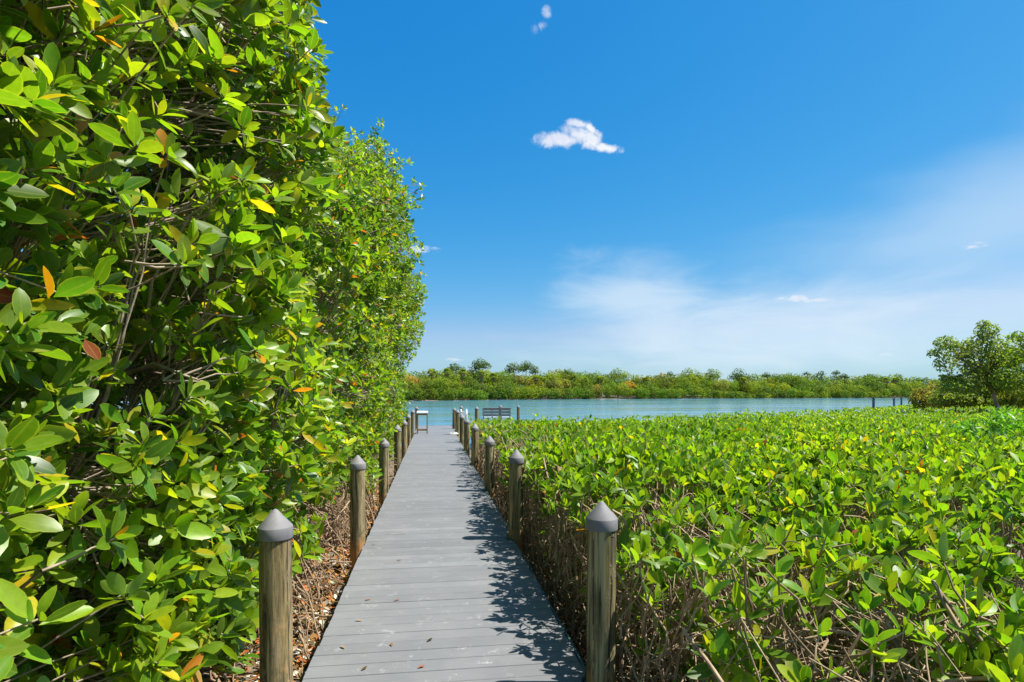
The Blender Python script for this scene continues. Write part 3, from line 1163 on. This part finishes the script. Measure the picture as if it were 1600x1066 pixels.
own, own_d = assign(sites), assign(deep)
for k in range(len(tree_y)):
    S, Dp = sites[own == k], deep[own_d == k]
    root = empty("mangrove_tree", (0, 0, 0))
    tag(root, left_labels[k], "tree", "tall mangroves along the left of the boardwalk")
    base = np.array([tree_x[k], tree_y[k], -.45])
    root.location = tuple(base)
    # stems and prop roots
    stems, nodes = [], []
    for s in range(5):
        b0 = base + [rng.uniform(-.35, .45), rng.uniform(-.7, .7), .55]
        end = np.array([base[0] + rng.uniform(-.8, .35), base[1] + rng.uniform(-1.3, 1.3), float(top_h(tree_y[k])) * rng.uniform(.72, .95)])
        p = curve_pts(b0, end, 12, (rng.uniform(-.4, .3), rng.uniform(-.4, .4), 0), .05)
        stems.append((p, np.linspace(.062, .014, 12)))
        nodes.append(p)
        for q in range(5):
            a = rng.uniform(0, 6.28)
            rr = rng.uniform(.35, 1.0)
            foot = np.array([b0[0] + rr * math.cos(a), b0[1] + rr * math.sin(a), -.6])
            stems.append((curve_pts(b0 + [0, 0, rng.uniform(-.1, .6)], foot, 9, (.22 * math.cos(a), .22 * math.sin(a), .25), .015), np.linspace(.022, .014, 9)))
    nodes = np.concatenate(nodes)
    # groups of twig tips share a branch
    ng = max(20, len(S) // 11)
    gc = S[rng.choice(len(S), ng, replace=False)].copy()
    gidx = np.argmin(((S[:, None] - gc[None]) ** 2).sum(-1), 1)
    hub = gc + np.stack([rng.uniform(-.40, -.15, ng), rng.normal(0, .10, ng), rng.uniform(-.18, .02, ng)], 1)
    branches, twigs = [], []
    for g in range(ng):
        want = hub[g] + [-.6, 0, -.55]
        nd = nodes[np.argsort(((nodes - want) ** 2).sum(1))[rng.integers(0, 9)]]
        branches.append((curve_pts(nd, hub[g], 8, (rng.normal(0, .17), rng.normal(0, .22), rng.normal(0, .2)), .03), np.linspace(.017, .0065, 8)))
    far = tree_y[k] > 11
    for i in range(len(S)):
        if far and rng.random() < .45:
            continue
        twigs.append((curve_pts(branches[gidx[i]][0][rng.integers(3, 8)], S[i], 5, rng.normal(0, .035, 3) + [0, 0, -.02], .009), np.linspace(.0058, .0034, 5)))
    # arching bare roots at the foot of the tree facing the walkway
    roots = []
    if tree_y[k] > 3:
        for q in range(230 if tree_y[k] < 4 else 520 if tree_y[k] < 10 else 140):
            y0 = tree_y[k] + rng.uniform(-1.9, 1.9)
            x0 = rng.uniform(-2.4, -.95)
            a = np.array([x0, y0, rng.uniform(-.25, .34) + .45 * rng.random() ** 3])
            ang = rng.uniform(0, 6.28)
            ln = rng.uniform(.2, .75)
            f = np.array([min(x0 + ln * math.cos(ang), -.78), y0 + ln * math.sin(ang), rng.choice([-.45, rng.uniform(-.35, .15)], p=[.55, .45])])
            r0 = rng.choice([.0032, .005, .008, .012], p=[.4, .33, .2, .07])
            roots.append((curve_pts(a, f, 9, (rng.normal(0, .09), rng.normal(0, .09), rng.uniform(-.06, .16)), .010), np.linspace(r0, r0 * .7, 9)))
    off = base

    def loc(tubes):
        return [(p - off, r) for p, r in tubes]
    tr = tubes_obj("trunk", loc(stems), 8, M_BARK, root)
    tubes_obj("branches", loc(branches + twigs), 5 if not far else 4, M_BARK, root)
    if roots:
        tubes_obj("roots", loc(roots), 6, M_ROOT, root)
    bag = LeafBag()
    dist = np.linalg.norm(S - [0, 0, EYE], axis=1)
    outward = np.array([.55, -.12, .50]) + rng.normal(0, .42, (len(S), 3))
    for lod, lo, hi in ((0, 0, 4.6), (1, 4.6, 11), (2, 11, 99)):
        q = (dist >= lo) & (dist < hi)
        if q.any():
            rosettes(bag, S[q] - off, outward[q], (6, 10), (.105, .158), (.37, .48), (22, 78), lod, LEFT_W, GREENS_LEFT, droop=.12, patch=np.clip(1.1 * n3(S[q], .75, 60) + .7 * n3(S[q], 2.2, 66) + rng.normal(0, .25, q.sum()), -1.2, 1.2))
    if len(Dp):
        rosettes(bag, Dp - off, np.array([.3, 0, .6]) + rng.normal(0, .5, (len(Dp), 3)), (5, 8), (.12, .18), (.42, .52), (25, 85), 2, LEFT_W, GREENS_LEFT)
    bag.build("crown", M_LEAF, root)

# ------------------------------------------------------------------ litter under the left trees
n = 13000
Pl = np.stack([-0.72 - 2.2 * rng.random(n) ** 1.5, rng.uniform(.8, 13, n), np.zeros(n)], 1)
Pl[:, 2] = [ground_h(x, y) + .012 + .03 * random.random() for x, y, _ in Pl]
lb = LeafBag()
a = rng.uniform(0, 6.28, n)
Dl = np.stack([np.cos(a), np.sin(a), rng.normal(0, .25, n)], 1)
Nl = np.stack([rng.normal(0, .35, n), rng.normal(0, .35, n), np.ones(n)], 1)
DEAD = [(.34, .11, .03), (.46, .21, .06), (.20, .11, .06), (.60, .56, .52), (.50, .42, .33), (.12, .07, .04)]
lb.add(Pl, Dl, Nl, rng.uniform(.05, .125, n), rng.uniform(.022, .05, n), rng.uniform(0, .6, n), rng.normal(0, .25, n), 1, leaf_colours(n, DEAD, [.24, .22, .24, .05, .17, .14], .25))
tag(lb.build("leaf_litter", M_LITTER), "rust and bleached fallen leaves covering the ground under the left mangroves", "leaf litter", None, "stuff")

# a few dead leaves blown onto the boards
spots = [(619, 876, "dark red"), (652, 1045, "rust red"), (580, 937, "brown"), (614, 940, "brown"), (564, 1049, "dark brown"), (567, 971, "tan"),
         (587, 852, "dark red"), (612, 1011, "brown"), (666, 1004, "black"), (539, 1015, "tan brown")]
where = ["nearest the middle of the boardwalk opposite the second right post", "close to the photo's bottom edge, left of the boardwalk centre",
         "left of its twin in the middle of the boardwalk", "right of its twin in the middle of the boardwalk", "lowest of all, near the bottom left board ends",
         "against a seam near the left board ends", "close to the second left post", "on a seam left of the boardwalk centre",
         "right of the boardwalk centre, curled small", "by the left board ends beside the first left post"]
ccs = {"dark red": (.20, .035, .02), "rust red": (.32, .07, .03), "brown": (.22, .08, .04), "dark brown": (.09, .045, .025), "tan": (.40, .22, .10), "black": (.03, .025, .02), "tan brown": (.28, .17, .08)}
for (px, py, cn), wh in zip(spots, where):
    z = F_PX * EYE / (py - HORIZON)
    p = at(px, py, z)
    b = LeafBag()
    an = rng.uniform(0, 6.28)
    q = np.array([[0, 0, .003]])
    b.add(q, np.array([[math.cos(an), math.sin(an), .03]]), np.array([[.2, .1, 1.0]]), np.array([.04 + .02 * random.random()]), np.array([.018]), np.array([.35]), np.array([-.08]), 0,
          np.array([[*ccs[cn], 1]]))
    o = b.build("fallen_leaf", M_LITTER)
    o.location = (p[0], p[1], .002)
    tag(o, f"{cn} fallen leaf {wh}", "leaf", "dead leaves lying on the boards")


# ------------------------------------------------------------------ clipped mangrove hedge on the right
def hedge_left(Y):
    return np.interp(Y, [0, 2, 3.5, 5, 7, 9, 24], [1.45, 1.22, 1.05, .98, .95, .95, 1.02])


def hedge_top(X, Y):
    t = np.interp(Y, [0, 1.4, 2.4, 4.0, 6, 10, 16, 24, 60], [.34, .50, .80, 1.0, 1.06, 1.02, .80, .52, .48])
    edge = np.clip((X - hedge_left(Y)) / .55, 0, 1)
    t = t - .10 * (1 - edge) ** 1.8 - .14 * (1 - edge) * np.clip((4.2 - Y) / 2, 0, 1)
    return t


def hedge_points(n, z0, z1):
    """points spread evenly over the hedge's area between two depths"""
    z = np.sqrt(rng.uniform(z0 ** 2, z1 ** 2, n))
    u = rng.uniform(-70, 860 if z1 > 7 else 1050, n)
    xc = u / F_PX * z
    X = xc * CS + z * SN
    Y = -xc * SN + z * CS
    ok = (X > hedge_left(Y)) & (Y > .9) & (z < hedge_edge(u) + rng.normal(0, .35, n)) & ~((Y > 24.4) & (X < 4.8))
    return X[ok], Y[ok], z[ok]


hedge = empty("mangrove_hedge", (4, 8, -.4))
HO = np.array([4, 8, -.4])
tag(hedge, "broad waist high mangrove thicket with bare twiggy flank filling the right side of the boardwalk", "hedge")
hb = LeafBag()
tw = []
for n, z0, z1, L, npl, lod, sc in ((2000, 1.2, 4.5, (.088, .132), (5, 8), 0, .12), (6000, 4.5, 9, (.092, .135), (5, 8), 1, .12), (10000, 9, 17, (.095, .135), (5, 8), 2, .10),
                                   (7500, 17, 32, (.11, .15), (5, 7), 2, .10), (8000, 32, 60, (.17, .24), (5, 7), 2, .12), (6500, 60, 112, (.26, .36), (5, 6), 2, .14)):
    X, Y, z = hedge_points(n, z0, z1)
    P = np.stack([X, Y, np.zeros(len(X))], 1)
    lumpy = n3(P, .35, 17) * .15 + n3(P, .8, 11) * .16 + n3(P, 2.0, 4) * .08 + n3(P, 5.0, 1) * .06
    lumpy += (rng.random(len(P)) < .03) * rng.uniform(.05, .20, len(P))
    deep_ = np.where(rng.random(len(X)) < .30, rng.uniform(.08, .45, len(X)), rng.exponential(.04, len(X)))
    P[:, 2] = hedge_top(X, Y) + lumpy - deep_ * (1.0 if z0 < 30 else 1.5) - L[1] * .75
    bare = (X - hedge_left(Y) < np.interp(Y, [2, 3.2, 4.5, 6.5], [1.0, .85, .42, .12])) & (Y < 6.5) & (rng.random(len(X)) < np.where(X - hedge_left(Y) < .45, .52, .70))
    thin = (n3(P, .9, 31) < -.30) & (rng.random(len(X)) < .55)
    P = P[~(bare | thin)]
    for q in posts.values():
        P = P[np.hypot(P[:, 0] - q[0], P[:, 1] - q[1]) > .21]
    A = np.array([.10, -.05, 1.0]) + rng.normal(0, .30, P.shape)
    rosettes(hb, P - HO, A, npl, L, (.40, .50), (10, 58), lod, HEDGE_W,
             patch=np.clip(1.1 * n3(P, .22, 70) + .9 * n3(P, .8, 76) + rng.normal(0, .3, len(P)), -1.2, 1.2))
    if z1 <= 17:
        for p, ax in zip(P, unit(A)):
            if z1 > 9 and rng.random() < .7:
                continue
            ln = rng.uniform(.25, .55)
            foot = p - ax * ln + rng.normal(0, .10, 3) * [1, 1, .3]
            tw.append((curve_pts(foot, p, 5, rng.normal(0, .04, 3), .008) - HO, np.linspace(.0065, .0035, 5)))
# low shaded sprays on the open flank
n = 190
Yf = rng.uniform(1.4, 9, n)
Xf = hedge_left(Yf) + rng.uniform(-.35, .25, n)
Pf = np.stack([Xf, Yf, rng.uniform(-.05, .62, n)], 1)
Pf = Pf[Pf[:, 0] > 1.12]
rosettes(hb, Pf - HO, np.array([-.35, -.35, .75]) + rng.normal(0, .35, Pf.shape), (5, 8), (.10, .15), (.40, .5), (20, 75), 0, HEDGE_W)
n = 420
Xg = rng.uniform(2.05, 3.4, n)
Yg = rng.uniform(1.1, 2.3, n)
Pg = np.stack([Xg, Yg, rng.uniform(-.05, .62, n)], 1)
rosettes(hb, Pg - HO, np.array([-.1, -.45, .8]) + rng.normal(0, .3, Pg.shape), (5, 8), (.10, .15), (.40, .5), (20, 70), 0, HEDGE_W)
n = 120
Pe = np.stack([rng.uniform(1.35, 2.7, n), rng.uniform(1.75, 3.0, n), rng.uniform(-.15, .42, n)], 1)
rosettes(hb, Pe - HO, np.array([-.2, -.45, .75]) + rng.normal(0, .35, Pe.shape), (5, 8), (.10, .145), (.40, .5), (20, 72), 0, [.35, .38, .2, .06, .01, .004, .004])
n = 70
Ph = np.stack([rng.uniform(1.02, 1.42, n), rng.uniform(2.2, 4.6, n), rng.uniform(.72, 1.0, n)], 1)
Ph = Ph[np.hypot(Ph[:, 0] - posts[('right', 0)][0], Ph[:, 1] - posts[('right', 0)][1]) > .25]
rosettes(hb, Ph - HO, np.array([-.15, -.15, .85]) + rng.normal(0, .35, Ph.shape), (5, 8), (.085, .125), (.40, .5), (15, 68), 0, HEDGE_W)
for p in np.concatenate([Pf, Pg, Pe, Ph]):
    tw.append((curve_pts(p + [rng.normal(.1, .1), rng.normal(.15, .12), -.35], p, 5, rng.normal(0, .03, 3), .008) - HO, np.linspace(.007, .004, 5)))
hb.build("foliage", M_LEAF_HEDGE, hedge)
# tangle of stems
for i in range(9000):
    Y = 1.0 + 15 * rng.random() ** 1.6
    xl = float(hedge_left(Y))
    X = xl - .22 + 1.6 * rng.random() ** 1.3 + (rng.random() * 1.6 if Y < 2.8 else 0)
    if X < 1.04:
        X = 1.04 + rng.random() * .5
    ht = float(hedge_top(X + .25, Y))
    a = np.array([X + rng.normal(0, .12), Y + rng.normal(0, .2), rng.uniform(-.55, ht * .55)])
    dirv = np.array([rng.normal(-.05, .45), rng.normal(0, .5), abs(rng.normal(.55, .45))])
    ln = rng.uniform(.25, .8)
    b = a + dirv * ln
    b[2] = min(b[2], ht - .05)
    b[0] = b[0] if b[0] > 1.02 else 2.04 - b[0]
    a[0] = a[0] if a[0] > 1.02 else 2.04 - a[0]
    r0 = rng.choice([.0035, .005, .0075, .012], p=[.4, .33, .2, .07])
    p = smooth_path(curve_pts(a, b, 5, rng.normal(0, .10, 3), .016), 3)
    p[:, 0] = np.where(p[:, 0] < 1.03, 2.06 - p[:, 0], p[:, 0])
    tw.append((p - HO, np.linspace(r0, r0 * .6, len(p))))
tw = [q for q in tw if (q[0][:, 0] + HO[0]).min() > .96]      # none pokes across the boards
tubes_obj("branches", tw, 5, M_TWIG, hedge)

# litter under the hedge
n = 3500
Pl = np.stack([rng.uniform(.92, 2.3, n), rng.uniform(.9, 10, n), np.zeros(n)], 1)
Pl[:, 2] = [ground_h(x, y) + .012 + .03 * random.random() for x, y, _ in Pl]
lb = LeafBag()
a = rng.uniform(0, 6.28, n)
lb.add(Pl, np.stack([np.cos(a), np.sin(a), rng.normal(0, .25, n)], 1), np.stack([rng.normal(0, .35, n), rng.normal(0, .35, n), np.ones(n)], 1),
       rng.uniform(.04, .10, n), rng.uniform(.02, .045, n), rng.uniform(0, .5, n), rng.normal(0, .2, n), 1, leaf_colours(n, DEAD, [.3, .15, .3, .05, .08, .12]))
tag(lb.build("leaf_litter", M_LITTER), "dark brown fallen leaves on the shaded ground below the mangrove hedge", "leaf litter", None, "stuff")


# ------------------------------------------------------------------ bushes and odd plants among the hedge
def sprig_bush(name, label, cat, c, rad, n, L, asp, inc, lod, weights, palette, group=None, droop=.0, axis_=(0, 0, 1), stem_n=14):
    root = empty(name, tuple(c))
    tag(root, label, cat, group)
    d = unit(rng.normal(0, 1, (n, 3)))
    d[:, 2] = np.abs(d[:, 2])
    P = d * np.array(rad) * (rng.random((n, 1)) ** .4)
    P[:, 2] += .25 * rad[2] * n3(P + np.array(c), 1.3)
    bag = LeafBag()
    rosettes(bag, P, np.array(axis_) + d * .6 + rng.normal(0, .3, P.shape), (5, 8), L, asp, inc, lod, weights, palette, droop=droop)
    bag.build("foliage", M_LEAF_HEDGE, root)
    st = [(curve_pts((rng.normal(0, .12), rng.normal(0, .12), -.9), P[i], 7, rng.normal(0, .08, 3), .02), np.linspace(.014, .005, 7)) for i in range(min(stem_n, n))]
    tubes_obj("stems", st, 5, M_BARK, root)
    return root


BRIGHT = [(.055, .20, .010), (.085, .27, .014), (.13, .32, .018), (.20, .34, .03)]
for px, py, z, rad, lab in ((1525, 690, 10.2, (1.0, .8, .45), "bright green shrub with narrow shining leaves rising from the hedge's right part"),
                            (1610, 680, 9.0, (.9, .8, .55), "bright narrow leaved shrub cut by the photo's right edge")):
    sprig_bush("narrow_leaf_shrub", lab, "shrub", at(px, py + 15, z), rad, 300, (.12, .19), (.20, .28), (25, 85), 1, [.3, .35, .25, .1], BRIGHT, "bright narrow leaved shrubs", .5)
ROUND = [(.14, .27, .012), (.20, .33, .02), (.10, .22, .01)]
sprig_bush("sea_grape", "small plant with round pale green leaves sticking up out of the mangrove hedge", "plant", at(1240, 700, 8.6), (.34, .3, .16), 7, (.15, .19), (.85, 1.0), (35, 80), 0, [.4, .3, .3], ROUND)


def crown_leaves(bag, lobes, dens, size, palette, weights, lod=2, up=.35, holes=-.25, hs_=.8, own=.4):
    """leaf sprays spread through overlapping lobes: (centre, radii)"""
    for c, r in lobes:
        c, r = np.array(c, float), np.array(r, float)
        area = 4 * math.pi * ((r[0] * r[1] + r[0] * r[2] + r[1] * r[2]) / 3)
        n = int(area * dens)
        d = unit(rng.normal(0, 1, (n, 3)))
        rr = 1 - .55 * rng.random(n) ** 1.7
        P = c + d * r * rr[:, None]
        nz = n3(P, hs_, 3) + .5 * n3(P, hs_ * 2.7, 8)
        P += d * (nz * .22 * r.mean())[:, None]
        P = P[(nz > holes) | (rng.random(n) < .25)]
        m = len(P)
        if m == 0:
            continue
        N = unit(P - c) * .7 + np.array([0, 0, up]) + rng.normal(0, .45, (m, 3))
        D = np.cross(unit(N), unit(rng.normal(0, 1, (m, 3))))
        L = rng.uniform(size[0], size[1], m)
        tint = leaf_colours(1, palette, weights, .1)[0]
        cols = leaf_colours(m, palette, weights, .16)
        cols[:, :3] = cols[:, :3] * (1 - own) + tint[:3] * own
        bag.add(P - D * L[:, None] / 2, D, N, L, L * rng.uniform(.45, .75, m), rng.uniform(0, .5, m), rng.normal(0, .15, m), lod, cols)


OLIVE = [(.150, .215, .050), (.195, .270, .055), (.24, .31, .062), (.28, .29, .085)]


def px_tree(name, label, z, trunk_px, lobes_px, dens, size, palette, weights, group=None, mat=None, r0=.12, limbs=True, holes=-.25, base_z=None, hs_=.8):
    """a tree standing at depth z: trunk polyline and crown lobes as seen from the walkway, given real thickness"""
    mpp = z / F_PX
    tp = [at(x, y, z) for x, y in trunk_px]
    if base_z is not None:
        tp[0][2] = base_z
    base = tp[0].copy()
    root = empty(name, tuple(base))
    tag(root, label, "tree", group)
    lobes = []
    for x, y, rx, ry in lobes_px:
        c = at(x, y, z + rng.uniform(-.5, .5) * rx * mpp)
        lobes.append((c - base, (rx * mpp, rx * mpp, ry * mpp)))
    tub = []
    tpp = smooth_path([p - base for p in tp], 4) if len(tp) > 2 else np.array([p - base for p in tp])
    tub.append((tpp, np.linspace(r0, r0 * .5, len(tpp))))
    if limbs:
        for c, r in lobes:
            k = rng.integers(len(tpp) // 2, len(tpp))
            tub.append((curve_pts(tpp[k], c + [0, 0, r[2] * .3], 7, rng.normal(0, .08, 3) * np.linalg.norm(r), .03 * r[0]), np.linspace(r0 * .45, r0 * .15, 7)))
            for q in range(3):
                e = c + unit(rng.normal(0, 1, 3)) * np.array(r) * .8
                tub.append((curve_pts(c - [0, 0, r[2] * .2], e, 5, (0, 0, 0), .03 * r[0]), np.linspace(r0 * .22, r0 * .08, 5)))
    tubes_obj("trunk", tub, 6, mat or M_FARBARK, root)
    bag = LeafBag()
    crown_leaves(bag, lobes, dens, size, palette, weights, 2, holes=holes, hs_=hs_)
    bag.build("crown", M_FAR, root)
    return root


GRP = "broad trees behind the hedge on the right"
px_tree("mangrove_tree", "rounded olive tree with a leaning dark trunk behind the hedge on the right", 36, [(1566, 640), (1553, 618), (1541, 596), (1528, 572)],
        [(1478, 536, 16, 11), (1476, 568, 17, 13), (1488, 590, 18, 8), (1500, 548, 26, 14), (1520, 566, 30, 22), (1525, 538, 20, 14), (1543, 518, 17, 12), (1537, 507, 10, 6), (1555, 545, 28, 22), (1548, 580, 26, 16), (1512, 592, 22, 9), (1460, 552, 9, 7), (1570, 560, 22, 18), (1562, 590, 20, 12), (1535, 596, 22, 9), (1500, 604, 30, 12), (1535, 582, 24, 14), (1570, 600, 24, 14), (1550, 606, 30, 12)],
        76, (.13, .22), OLIVE, [.35, .35, .2, .1], GRP, M_BARK, .13, True, -.3, -.4)
px_tree("mangrove_tree", "yellow green tree cut by the right photo edge, behind the hedge", 34, [(1622, 640), (1617, 600), (1606, 565)],
        [(1594, 527, 18, 9), (1588, 560, 24, 18), (1605, 545, 24, 18), (1580, 590, 30, 20), (1612, 600, 34, 26), (1640, 560, 36, 32)],
        76, (.13, .22), [(.14, .22, .03), (.185, .28, .03), (.23, .32, .032)], [.4, .4, .2], GRP, M_BARK, .13, True, -.3, -.4)
for px, py, z, rx, ry, pal, lab in ((1450, 613, 44, 24, 13, [(.14, .18, .03), (.19, .20, .035), (.27, .20, .045)], "low bush with an orange tinge beside the farthest piling"),
                                    (1492, 612, 40, 32, 13, OLIVE, "dark low bush under the leaning olive tree"),
                                    (1530, 611, 39, 26, 12, OLIVE, "dark low bush at the foot of the leaning trunk"),
                                    (1590, 612, 37, 34, 14, OLIVE, "low bush under the tree at the right photo edge")):
    px_tree("mangrove_bush", lab, z, [(px, 640), (px + 2, py)], [(px - rx * .4, py + 3, rx * .6, ry * .8), (px + rx * .35, py, rx * .65, ry), (px, py + 8, rx, ry * .9), (px - rx * .5, py + 14, rx * .7, ry * .8), (px + rx * .5, py + 14, rx * .7, ry * .8)],
            60, (.15, .28), pal, [1] * len(pal), "low bushes behind the hedge", M_BARK, .05, True, -.4, -.4)

# ------------------------------------------------------------------ far bank
FARP = [(.070, .130, .018), (.115, .190, .018), (.160, .235, .020), (.22, .265, .022), (.25, .25, .06), (.40, .235, .06)]
bag = LeafBag()


def far_band(n, off0, off1, h0, h1, rx, ry, weights_fn, size, dens):
    for i in range(n):
        px = 560 + 980 * (i + rng.random()) / n
        z = shore_z(px) + rng.uniform(off0, off1)
        h = h0 + (h1 - h0) * np.clip(.5 + .9 * mnoise.noise(Vector((px * .021, off0, 1.7))) + rng.normal(0, .22), 0, 1)
        c = at(px, HORIZON, z)
        c[2] = WATER_Z + h * (1.06 if px < 1000 else 1.0)
        r = rng.uniform(rx[0], rx[1])
        crown_leaves(bag, [(c, (r * 1.15, r, rng.uniform(ry[0], ry[1])))], dens, size, FARP, weights_fn(px), 2, .45, -.35, .45, .78)


def w_low(px):
    return [.30, .34, .26, .10, 0, 0]


def w_mid(px):
    t = max(0, min(1, (1010 - px) / 250))
    return [.24, .32, .24, .15, .05 + .06 * t, .01 + .17 * t]


far_band(130, 1.5, 4, .7, 2.2, (1.3, 2.6), (1.3, 2.2), w_low, (.35, .62), 7.0)
far_band(120, 4, 11, 2.2, 4.5, (1.6, 3.6), (1.6, 2.9), w_mid, (.36, .68), 6.0)
far_band(110, 9, 20, 4.0, 6.7, (1.8, 4.2), (1.6, 2.9), w_mid, (.40, .75), 5.0)
far_band(80, 14, 26, 1.0, 4.0, (2.5, 4.5), (2.0, 3.0), w_low, (.5, .9), 5.0)
far_band(70, 22, 40, 5.0, 7.9, (2.2, 4.8), (1.8, 3.0), w_mid, (.5, .9), 4.0)
tag(bag.build("shore_forest", M_FAR), "dense low mixed green woodland lining the whole far bank of the river", "woodland", None, "stuff")

EG = "broad crowned trees rising over the far bank"
CROWN = [(.060, .105, .025), (.085, .140, .028), (.11, .165, .03)]
far_trees = [
    (750, 573, 19, 9, 165, "tallest umbrella crowned tree on the far bank, left of the twin crowns"),
    (712, 578, 15, 6, 168, "low dome crowned tree on the far bank left of the tallest umbrella tree"),
    (803, 579, 17, 8, 170, "left tree of the joined broad crowns right of the tallest umbrella tree"),
    (822, 576, 14, 9, 174, "higher middle tree of the joined broad crowns on the far bank"),
    (836, 582, 11, 6, 172, "small right tree of the joined broad crowns on the far bank"),
    (889, 586, 12, 6, 178, "small dark round tree standing alone right of the joined broad crowns"),
    (966, 589, 22, 8, 190, "wide pale green tree on the far bank midway along the water"),
    (1048, 588, 9, 4, 205, "small dark flat crowned tree left of the wide double dome"),
    (1078, 590, 24, 9, 205, "broad yellow green dome tree on the far bank"),
    (1114, 588, 16, 7, 210, "dark tree right of the broad yellow green dome"),
    (1155, 590, 18, 9, 212, "round tree with pale top right of the dark one on the far bank"),
    (1199, 589, 10, 4, 218, "small dark crowned tree above the middle right of the far wood"),
    (1238, 593, 20, 6, 222, "low green dome on the far bank left of the thin flat crowned trees"),
    (1261, 587, 8, 2.6, 226, "thin flat crowned tree, first of the layered ones on the far bank"),
    (1284, 587, 8, 4, 226, "dark upright tree between the flat crowned ones on the far bank"),
    (1307, 586, 8, 3, 228, "flat crowned tree tilted left above the far wood"),
    (1320, 591, 9, 4, 228, "flat crowned tree lower right of the tilted one"),
    (1365, 593, 7, 2.6, 232, "small distant dark tree before the gap at the right of the far bank")]
for px, py, rx, ry, z, lab in far_trees:
    z = shore_z(px) + 17
    flat = ry < 5
    py -= 3
    ry *= 1.2
    lob = [(px, py - ry * .25, rx * .62, ry * .75), (px - rx * .48, py + ry * .2, rx * .52, ry * .6), (px + rx * .48, py + ry * .15, rx * .52, ry * .6), (px + rx * .1, py + ry * .3, rx * .6, ry * .5)]
    pal = FARP[1:4] if "green" in lab else CROWN
    px_tree("broad_tree" if not flat else "flat_crowned_tree", lab, z, [(px + rng.uniform(-3, 3), 618), (px, 603), (px, py + ry * .2)], lob, 6.0, (.35, .65), pal, [.4, .35, .25], EG, M_FARBARK, .22, True, -.15, -.6, .5)


# cabbage palms
def make_palm():
    root = empty("cabbage_palm")
    tubes_obj("trunk", [(np.array([(0, 0, 0), (.1, 0, 2.0), (.05, 0, 4.2), (0, .05, 5.6)], float), np.array([.22, .18, .17, .19]))], 8, M_FARBARK, root)
    for nm, cnt, elev, pal in (("fronds", 26, (-.1, 1.3), [(.13, .21, .02), (.18, .25, .025), (.23, .26, .03)]), ("dead_fronds", 8, (-1.2, -.45), [(.42, .31, .16), (.34, .24, .12)])):
        bag = LeafBag()
        for k in range(cnt):
            a, e = k * 2.4 + rng.uniform(-.3, .3), rng.uniform(*elev)
            d = np.array([math.cos(a) * math.cos(e), math.sin(a) * math.cos(e), math.sin(e)])
            tip = np.array([0, 0, 5.6]) + d * rng.uniform(.55, .8)
            m = 11
            fan = np.linspace(-1.25, 1.25, m)
            side = unit(np.cross(d, [0, 0, 1.0]) + 1e-6)
            D = np.cos(fan)[:, None] * d + np.sin(fan)[:, None] * side
            D[:, 2] -= .25
            N = np.tile(np.cross(side, d), (m, 1)) + rng.normal(0, .2, (m, 3))
            bag.add(np.tile(tip, (m, 1)), D, N, np.full(m, .95), np.full(m, .17), np.full(m, .3), np.full(m, .2), 2, leaf_colours(m, pal, [1] * len(pal)))
        bag.build(nm, M_FAR, root)
    return root


palm = make_palm()
palm_spots = [(752, 589, 158, "spiky palm under the tallest umbrella tree on the far bank"), (772, 593, 157, "palm with tan dead fronds just right of the tallest umbrella tree"),
              (836, 592, 162, "palm below the small right tree of the joined crowns"), (848, 595, 160, "palm with drooping fronds left of the orange shrubs on the far bank"),
              (866, 594, 163, "palm right of the joined broad crowns, half hidden by bushes"), (892, 590, 168, "shaggy palm in front of the small dark round tree"),
              (915, 594, 168, "palm right of the small dark round tree on the far bank"), (940, 593, 175, "palm left of the wide pale green tree"),
              (700, 586, 157, "palm against the sky near the left mangroves"), (672, 587, 156, "leftmost palm of the far bank, beside the left mangroves"),
              (725, 587, 158, "palm below the low dome crowned tree on the far bank"), (1010, 594, 190, "palm midway along the far bank before the dark flat crowned tree"),
              (1160, 595, 203, "dark palm in front of the round pale topped tree"), (1400, 594, 236, "distant palm crown right of the pilings on the far bank"), (1384, 595, 236, "distant palm crown above the pilings on the far bank")]
for i, (px, py, z, lab) in enumerate(palm_spots):
    o = palm if i == 0 else copy_tree(palm)
    z = shore_z(px) + 9
    p = at(px, py - (5 if px < 800 else 1), z)
    o.location = (p[0], p[1], p[2] - 5.7)
    o.rotation_euler = (rng.normal(0, .05), rng.normal(0, .05), rng.uniform(0, 6.28))
    tag(o, lab, "palm", "palms in the wood on the far bank")
